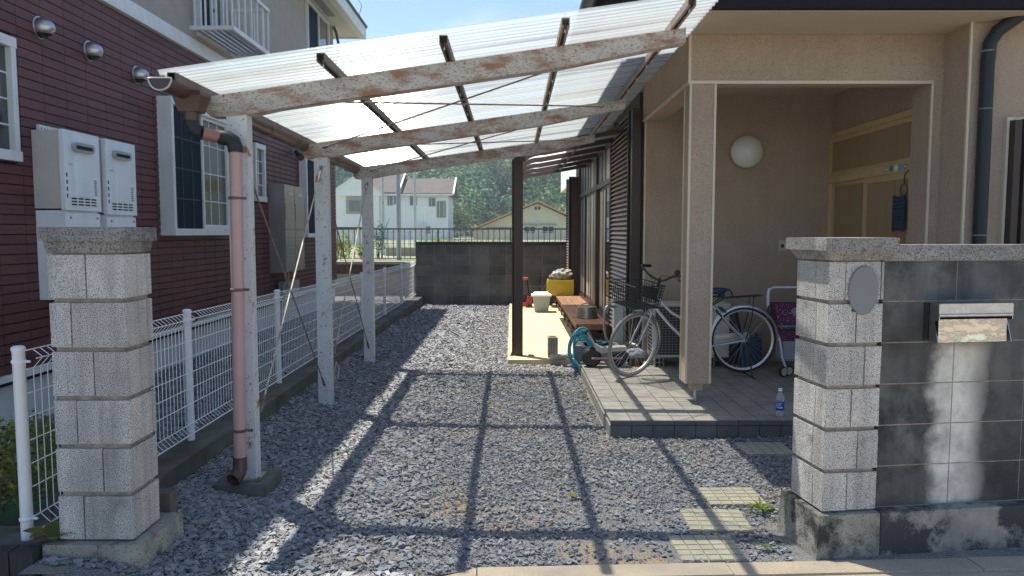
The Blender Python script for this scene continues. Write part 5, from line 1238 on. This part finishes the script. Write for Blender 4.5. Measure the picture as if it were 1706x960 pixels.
P('top_rail', m_railing, (-8, 6, 18.975, 19.025, 1.675, 1.715), bevel=.006, parent=rl); P('bottom_rail', m_railing, (-8, 6, 18.985, 19.015, .93, .955), parent=rl)
e = MB(); e.box(-.010, .010, -.010, .010, .955, 1.675); mb1 = e.mesh('baluster', m_railing)
e = MB(); e.box(-.022, .022, -.022, .022, .86, 1.675); mb2 = e.mesh('railing_post', m_railing)
for i in range(96):
    x = -7.9 + i*.143
    if i % 13 == 3: inst('railing_post', mb2, (x, 19.0, 0), rl)
    else: inst('baluster', mb1, (x, 19.0, 0), rl)

def pole(x, y, r, lab, h=9.5):
    t = thing('utility_pole', lab, 'pole', (x, y, .85), 'steel poles beyond the railing')
    b = MB(); b.cyl((x, y, .7), (x, y, h), r, 14, r*.8); part('shaft', b, m_pole, t, smooth=True)
    for z in (2.6, 3.4, 4.6): b = MB(); b.lathe([(r*1.0, z - .03), (r*1.08, z - .02), (r*1.08, z + .02), (r*1.0, z + .03)], (x, y, 0), 14); part('band', b, m_steel, t)
pole(-3.10, 20.3, .070, 'thickest grey steel pole, middle of the three behind the railing', 5.6); pole(-4.3, 33.5*.74, .040, 'thin grey steel pole in front of the white house, nearest its gable wing', 6.4); pole(-4.22, 32.3, .070, 'grey banded steel pole in front of the right half of the white house', 7.8)
# foliage helpers
def clump(cx, cy, cz, rx, ry, rz, n, s, base, var=.35, lit=.0):
    u = np.random.normal(size=(n, 3)); u /= np.linalg.norm(u, axis=1)[:, None]; rr = np.random.uniform(.55, 1.0, n)**.6
    k = np.array([1 + .30*noise.noise(Vector((*(a*2.3), )) + Vector((cx*.37, cy*.21, 0))) for a in u])
    C = u*(rr*k)[:, None]*[rx, ry, rz] + [cx, cy, cz]
    t = np.array(base)[None]*(1 + var*np.random.uniform(-1, 1, n))[:, None]*(1 + .12*np.random.uniform(-1, 1, (n, 3)))
    return leaves(C, s*np.random.uniform(.6, 1.3, n), t)
def join(L):
    Vs, Fs, Ts, o = [], [], [], 0
    for V, F, T in L: Vs.append(V); Fs.append(F + o); Ts.append(T); o += len(V)
    return np.concatenate(Vs), np.concatenate(Fs), np.concatenate(Ts)
def leafy(name, L, parent=None, kind=None, off=(0, 0, 0)):
    V, F, T = join(L); return link(name, npmesh(name, V - np.array(off), F, m_leaf, T), parent, kind)
# shrubs beyond the railing
def shrub(x, y, z, r, h, base, lab, n=420, s=.07):
    t = thing('shrub', lab, 'shrub', (x, y, z)); L = []
    for k in range(5): L.append(clump(x + random.uniform(-.5, .5)*r, y + random.uniform(-.3, .3)*r, z + h*random.uniform(.35, .75), r*.55, r*.5, h*.32, n//5, s, base))
    leafy('foliage', L, t, None, (x, y, z))
    b = MB()
    for k in range(4): b.tube([(x + .05*k - .1, y, z - .1), (x + random.uniform(-.4, .4)*r, y, z + h*.6)], [.014, .006], 5)
    part('stem', b, m_trunk, t)
shrub(-4.75, 20.2, .85, .38, .75, (.19, .26, .03), 'yellow green leafy bush behind the railing beside the maroon house corner')
shrub(-4.05, 20.4, .85, .30, .60, (.21, .25, .03), 'smaller yellow green bush right of the first carport bush gap')
shrub(-3.75, 21.0, .85, .22, 1.05, (.035, .10, .045), 'dark green staked vegetable plant beside the thick pole', 260, .06)
shrub(-2.6, 27.0, .85, .9, .62, (.17, .25, .04), 'bright hedge bush between the white and the beige house')
shrub(-1.5, 29.0, .85, 1.0, .50, (.09, .16, .05), 'low dull green bush left of the beige house')
shrub(-5.6, 24.5, .85, .6, .50, (.20, .24, .04), 'yellow flowering ground shrub behind the railing, beside the shed')
shrub(-3.4, 38.5, .85, 1.1, .55, (.09, .17, .05), 'dark low shrub at the foot of the far pale fence')
shrub(-.4, 37, .85, 1.2, .70, (.11, .20, .055), 'rounded green shrub before the beige gabled house')
b = MB()
for k in range(4): b.tube([(-3.9 + .1*k, 21.0, .85), (-3.65 + .06*(3-k), 21.02, 2.0 - .1*k)], .008, 5)
single('garden_stakes', 'blue garden stakes standing around the dark vegetable plant', 'stakes', b, m_cyan_p, (-3.75, 21, .85))
# second fence line far off
f2 = thing('far_fence', 'pale low fence in front of the far houses', 'fence', (-3, 40, .85))
b = MB(); b.box(-11, 8, 40, 40.05, 1.62, 1.66); b.box(-11, 8, 40, 40.05, 1.0, 1.03); x = -11
while x < 8: b.box(x, x + .03, 40.005, 40.04, .85, 1.62); x += .30
part('rails', b, m_steel, f2, kind='stuff')
t = thing('low_block_wall', 'low grey brown concrete wall behind the thick pole', 'wall', (-2, 24, .85))
P('wall', m_retain, (-4.1, 3, 24, 24.15, .85, 1.12), parent=t)
# white farmhouse with two gables
wh = thing('white_house', 'white clad two storey house with a brown roof below the hill', 'house', (-12, 80, .85))
G = .85
def WP(name, m, *bx, parent=wh):
    b = MB()
    for q in bx: b.box(*q)
    return part(name, b, m, parent)
WP('wall', m_hwhite, (-19.0, -6.9, 80, 87, G, 5.85)); 
b = MB(); b.prism([(-19.4, 5.5), (-19.4, 5.72), (-16.6, 7.55), (-13.9, 5.72), (-13.9, 5.5)], 'y', 79.0, 80.5)
b.prism([(-19.0, G), (-19.0, 5.75), (-16.6, 7.35), (-14.2, 5.75), (-14.2, G)], 'y', 79.35, 80); part('gable_wing', b, m_hwhite, wh)
b = MB()
b.prism([(79.5, 5.62), (79.5, 5.80), (83.5, 7.65), (87.5, 5.80), (87.5, 5.62)], 'x', -13.9, -6.3)
b.prism([(79.6, 5.9), (83.5, 8.2), (87.5, 5.9)], 'x', -17.6, -12.0)
part('roof', b, m_hroof, wh)
b = MB()
for (y0, z0, y1, z1) in ((79.3, 5.70, 83.5, 7.72),): 
    for X_ in (-6.3, -12.0): dz = .0 if X_ > -10 else .48; b.tube([(X_ + .05, y0, z0 + dz), (X_ + .05, y1, z1 + dz)], .11, 4)
b.tube([(-19.5, 79.0, 5.62), (-16.6, 79.0, 7.60), (-13.7, 79.0, 5.62)], .14, 4); b.box(-13.9, -6.3, 79.4, 79.5, 5.55, 5.72); part('barge_board', b, m_white, wh)
def ww(x0, x1, z0, z1, m=m_glass, f=m_grey_p, y=80.0):
    q = WP('window', f, (x0 - .08, x0, y - .08, y, z0 - .08, z1 + .08), (x1, x1 + .08, y - .08, y, z0 - .08, z1 + .08), (x0, x1, y - .08, y, z1, z1 + .08), (x0, x1, y - .08, y, z0 - .08, z0), ((x0+x1)/2 - .03, (x0+x1)/2 + .03, y - .07, y, z0, z1)); WP('pane', m, (x0, x1, y - .03, y - .005, z0, z1), parent=q)
WP('bay_surround', m_retain, (-17.7, -15.8, 79.27, 79.35, 3.6, 5.9)); ww(-17.3, -16.2, 3.9, 5.0, m_glass_curt, m_grey_p, 79.27); ww(-12.6, -12.1, 4.7, 5.5); ww(-10.9, -10.3, 4.6, 5.4); ww(-8.1 - .75, -8.3, 4.3 + .2, 5.25); ww(-7.5 - .9, -7.55, 3.3 + .1, 5.2, m_glass, m_grey_p, 79.97) if False else ww(-8.0, -7.2, 3.3, 4.9, m_glass_curt)
ww(-9.2, -8.9, 1.6, 2.2); ww(-13.3, -12.9, 4.6, 5.5)
b = MB(); b.box(-10.1, -9.5, 79.5, 79.9, 2.35, 2.75); part('air_conditioner', b, m_ac, wh)
b = MB(); b.box(-16.0, -14.8, 79.0, 79.34, .85, 2.1); part('porch', b, m_grey_p, wh)
x = -14.1
b = MB()
while x < -7: b.box(x, x + .04, 79.96, 80, G, 5.6); x += .45
part('cladding_ribs', b, m_hwhite, wh)
# beige gabled house
bh = thing('gabled_house', 'beige single storey house with an orange edged gable roof', 'house', (3, 80, .85))
b = MB(); b.prism([(-4.2, G), (-4.2, 1.85), (2.75, 4.75), (8.3, 2.2), (8.3, G)], 'y', 80, 92); part('wall', b, m_hbeige, bh)
b = MB(); b.prism([(-4.9, 1.62), (-4.9, 1.80), (2.75, 5.05), (8.9, 2.25), (8.9, 2.07), (2.75, 4.86)], 'y', 79.2, 79.4); part('barge_board', b, m_horange, bh)
b = MB(); b.prism([(-4.8, 1.60), (-4.8, 1.75), (2.75, 5.0), (8.8, 2.2), (8.8, 2.05), (2.75, 4.86)], 'y', 79.4, 92.5); part('roof', b, m_hroof, bh)
def bwn(x0, x1, z0, z1):
    b = MB(); b.box(x0 - .08, x1 + .08, 79.93, 80, z0 - .08, z1 + .08); q = part('window', b, m_white, bh); b = MB(); xm = (x0+x1)/2; b.box(x0, xm - .04, 79.90, 79.93, z0, z1); b.box(xm + .04, x1, 79.90, 79.93, z0, z1); part('pane', b, m_glass_curt, q)
    b = MB(); b.box(x0 - .3, x1 + .3, 79.6, 80, z1 + .22, z1 + .30); part('window_hood', b, m_grey_p, q)
bwn(1.35, 2.5, 1.55, 2.25); bwn(3.3, 4.5, 1.55, 2.25)
b = MB(); b.box(2.45, 2.68, 79.95, 80, 4.05, 4.4); b.box(2.82, 3.05, 79.95, 80, 4.05, 4.4); part('gable_vent', b, m_brown, bh)
b = MB(); b.tube([(2.3, 79.9, 3.6), (2.75, 79.9, 3.3), (2.75, 79.9, 1.0)], .06, 6); part('downpipe', b, m_white, bh)
b = MB(); b.box(-2.6, .1, 79.9, 80, G, 2.05); part('garage_shutter', b, m_hbeige, bh)
b = MB(); b.box(-2.75, .25, 79.75, 79.9, 2.05, 2.15); part('garage_hood', b, m_brown, bh)
t = thing('shed', 'small pale shed with a flat brown roof beside the maroon house corner', 'shed', (-10.3, 44, .85))
P('wall', m_hwhite, (-11.2, -8.75, 44, 46, .85, 1.85), parent=t); P('roof', m_brown, (-11.4, -8.55, 43.8, 46.2, 1.85, 1.93), parent=t)
t = thing('neighbour_wing', 'grey white clapboard wing behind the far end of the shuttered house', 'house', (3.6, 40, .85))
P('wall', m_hwhite, (2.25, 8, 26, 34, 3.5, 6), parent=t)
for k in range(14): P('clapboard', m_hwhite, (2.232, 2.25, 26, 34, 3.5 + k*.16, 3.5 + k*.16 + .145), parent=t)
P('soffit', m_hbeige, (2.22, 8, 25.9, 34, 3.42, 3.5), parent=t)

# ------------------------------------------------------------------ wooded hill
def hz(x, y):
    t = max(0, (y - 115)/150); base = 34*min(t, 1)**.9*(1 + .12*math.sin(x*.02 + 1)) + 5*noise.noise((x*.02, y*.02, 0))*min(1, t*3)
    return .8 + max(base, 0)*(1 if y < 265 else max(0, 1 - (y - 265)/160)) + (x < -20)*min(7, (-20 - x)*.12)*min(t, 1)
V, F = [], []; NX_, NY_ = 70, 44
for j in range(NY_ + 1):
    for i in range(NX_ + 1): x = -190 + 380*i/NX_; y = 112 + 300*j/NY_; V.append((x, y, hz(x, y) - .3))
for j in range(NY_):
    for i in range(NX_): a = j*(NX_+1) + i; F.append((a, a+1, a+NX_+2, a+NX_+1))
m_hill = M('forest floor', (.035, .055, .028), (.05, .07, .035), .2, rough=1)
me = npmesh('hill', V, F, m_hill); o = link('hill', me, None, 'structure')
L = []; rng = random.Random(4)
TON = [(.08, .16, .07), (.10, .18, .065), (.14, .22, .08), (.045, .115, .08), (.17, .24, .085), (.055, .125, .07)]
cnt = 0
for row in range(30):
    y = 118 + row*5.2
    w_ = .36*y + 8
    x = -w_
    while x < w_*.62:
        xx, yy = x + rng.uniform(-1.5, 1.5), y + rng.uniform(-2, 2); z = hz(xx, yy)
        con = xx < -18 and rng.random() < .75
        r_ = rng.uniform(2.0, 3.6)*(.65 if con else 1); h = rng.uniform(2.4, 4.2)*(1.6 if con else 1)
        ton = TON[3] if con else TON[rng.randrange(6)]
        n = 170 if y < 170 else 110
        if y < 250: L.append(clump(xx, yy, z + h*.75, r_, r_, h, n, .85 if y < 170 else 1.1, ton, .38)); cnt += 1
        x += rng.uniform(3.0, 5.0)*(.75 if con else 1)
leafy('hillside_forest', L, None, 'stuff')
def tree(x, y, h, r, ton, lab, n=1100, s=.42, group='trees at the foot of the hill'):
    z = hz(x, y) if y > 112 else .85
    t = thing('tree', lab, 'tree', (x, y, z), group); L = []
    for k in range(11):
        a = rng.uniform(0, 6.28); q = rng.uniform(.15, .75)*r; zz = h*rng.uniform(.42, .86)
        L.append(clump(x + q*math.cos(a), y + q*math.sin(a)*.8, z + zz, r*.45, r*.45, h*.16, n//11, s, np.array(ton)*rng.uniform(.75, 1.25), .35))
    leafy('crown', L, t, None, (x, y, z))
    b = MB(); b.tube([(x, y, z - .3), (x + .1, y, z + h*.35), (x - .1, y, z + h*.7)], [h*.030, h*.022, h*.010], 8)
    for k in range(5): a = k*1.26; b.tube([(x, y, z + h*.35), (x + r*.5*math.cos(a), y + r*.4*math.sin(a), z + h*.65)], [h*.014, h*.005], 5)
    part('trunk', b, m_trunk, t)
tree(-8.0, 108, 5.4, 3.4, (.10, .14, .05), 'round pale green tree right behind the white house')
tree(-3.6, 112, 4.2, 2.4, (.07, .11, .045), 'smaller mid green tree between the two far houses')
tree(1.2, 124, 9.5, 3.4, (.05, .09, .045), 'tall dense dark green tree above the beige gable slope')
tree(-1.6, 128, 8.5, 2.6, (.045, .08, .04), 'slim dark tree left of the tall dense one on the hill')
tree(-3.5, 140, 11, 4.6, (.085, .125, .055), 'large pale round crowned tree in the middle of the hillside')
tree(5.5, 132, 10, 4.4, (.075, .12, .05), 'broad green tree above the beige house ridge')
tree(10.5, 130, 9, 4.0, (.08, .125, .055), 'lighter green tree at the shutter edge above the beige house')

# ------------------------------------------------------------------ planting by the street
hd = thing('clipped_hedge', 'low olive green hedge behind the white fence post', 'hedge', (-2.9, 3.9, .2))
L = []
for k in range(12): L.append(clump(-2.42 - .115*k + .03*math.sin(k), 3.95 + .12*math.cos(k*2), .38, .16, .34, .20, 700, .032, (.20, .24, .045), .5))
for k in range(6): L.append(clump(-2.5 - .2*k, 3.9, .47, .2, .3, .10, 120, .018, (.16, .11, .03), .4))
leafy('foliage', L, hd, None, (-2.9, 3.9, .2))
b = MB()
for k in range(16): x = -2.4 - .08*k; b.tube([(x, 3.75, .08), (x + random.uniform(-.08, .08), 3.68, .25 + random.random()*.15)], [.004, .002], 4)
part('twig', b, m_trunk, hd)
b = MB(); b.box(-3.4, -2.25, 3.40, 4.6, -.1, .13); struct('planting_bed', b, m_soil)
def blade(name, lab, cx, cy, cz, specs, tone, cat='plant'):
    V, F, T = [], [], []
    for (az, ln, wd_, rise, droop) in specs:
        n = 8; b0 = len(V); d = Vector((math.cos(az), math.sin(az), 0)); s_ = Vector((-d.y, d.x, 0))
        for i in range(n+1):
            t = i/n; c = Vector((0, 0, 0)) + d*ln*t + Vector((0, 0, rise*t - droop*t*t)); wdd = wd_*math.sin(math.pi*min(1, t*.95 + .05))**.7 * .5 + .001
            for q in (-1, 0, 1): p_ = c + s_*wdd*q + Vector((0, 0, .18*wdd*abs(q))); V.append(tuple(p_)); T.append(tuple(np.array(tone)*(1 + .15*math.sin(i + az*3))))
        for i in range(n):
            for q in range(2): a = b0 + i*3 + q; F.append((a, a+1, a+4, a+3))
    me = npmesh(name, V, F, m_leaf, np.array(T)); o = link(name, me); o.location = (cx, cy, cz); o['label'] = lab; o['category'] = cat
    return o
blade('broad_leaf_plant', 'broad leaved green plant in front of the low hedge', -2.55, 3.50, .13, [(2.6, .30, .11, .22, .12), (1.0, .24, .10, .20, .10), (3.4, .28, .10, .12, .10), (.3, .30, .07, .22, .06), (4.2, .18, .07, .14, .10), (5.3, .16, .06, .10, .08)], (.06, .12, .035))
blade('small_weed', 'small yellow green weed between the white post and the grey pillar', -2.02, 3.19, .235, [(a, .115 + .025*(i % 2), .07, .11, .06) for i, a in enumerate([.2, 1.2, 2.3, 3.3, 4.2, 5.2, 5.9])], (.16, .16, .035), 'weed')
blade('gravel_weed', 'light green weed growing beside the right pillar foot', 1.43, 4.12, .01, [(a*.7, .06 + .03*(i % 3), .014, .05 + .02*(i % 2), .03) for i, a in enumerate(range(18))], (.16, .22, .04), 'weed')
blade('gravel_weed', 'tiny sprig growing in front of the three paver row', 1.28, 3.62, .01, [(a*.9, .035, .010, .03, .02) for a in range(9)], (.10, .14, .04), 'weed')
blade('gravel_weed', 'tiny yellow sprig in the middle of the gravel driveway', .36, 4.33, .01, [(a*.9, .035, .014, .04, .02) for a in range(9)], (.22, .20, .05), 'weed')

# ------------------------------------------------------------------ air: light haze towards the hill
hm = bpy.data.materials.new('air'); hm.use_nodes = True
n, l = hm.node_tree.nodes, hm.node_tree.links; n.clear(); o = n.new('ShaderNodeOutputMaterial'); v = n.new('ShaderNodeVolumePrincipled')
v.inputs['Color'].default_value = (.72, .86, 1, 1); v.inputs['Density'].default_value = .0009; v.inputs['Anisotropy'].default_value = .3; l.new(v.outputs[0], o.inputs['Volume'])
b = MB(); b.box(-230, 230, -30, 440, -1.4, 60); link('haze', b.mesh('haze', hm), None, 'stuff')
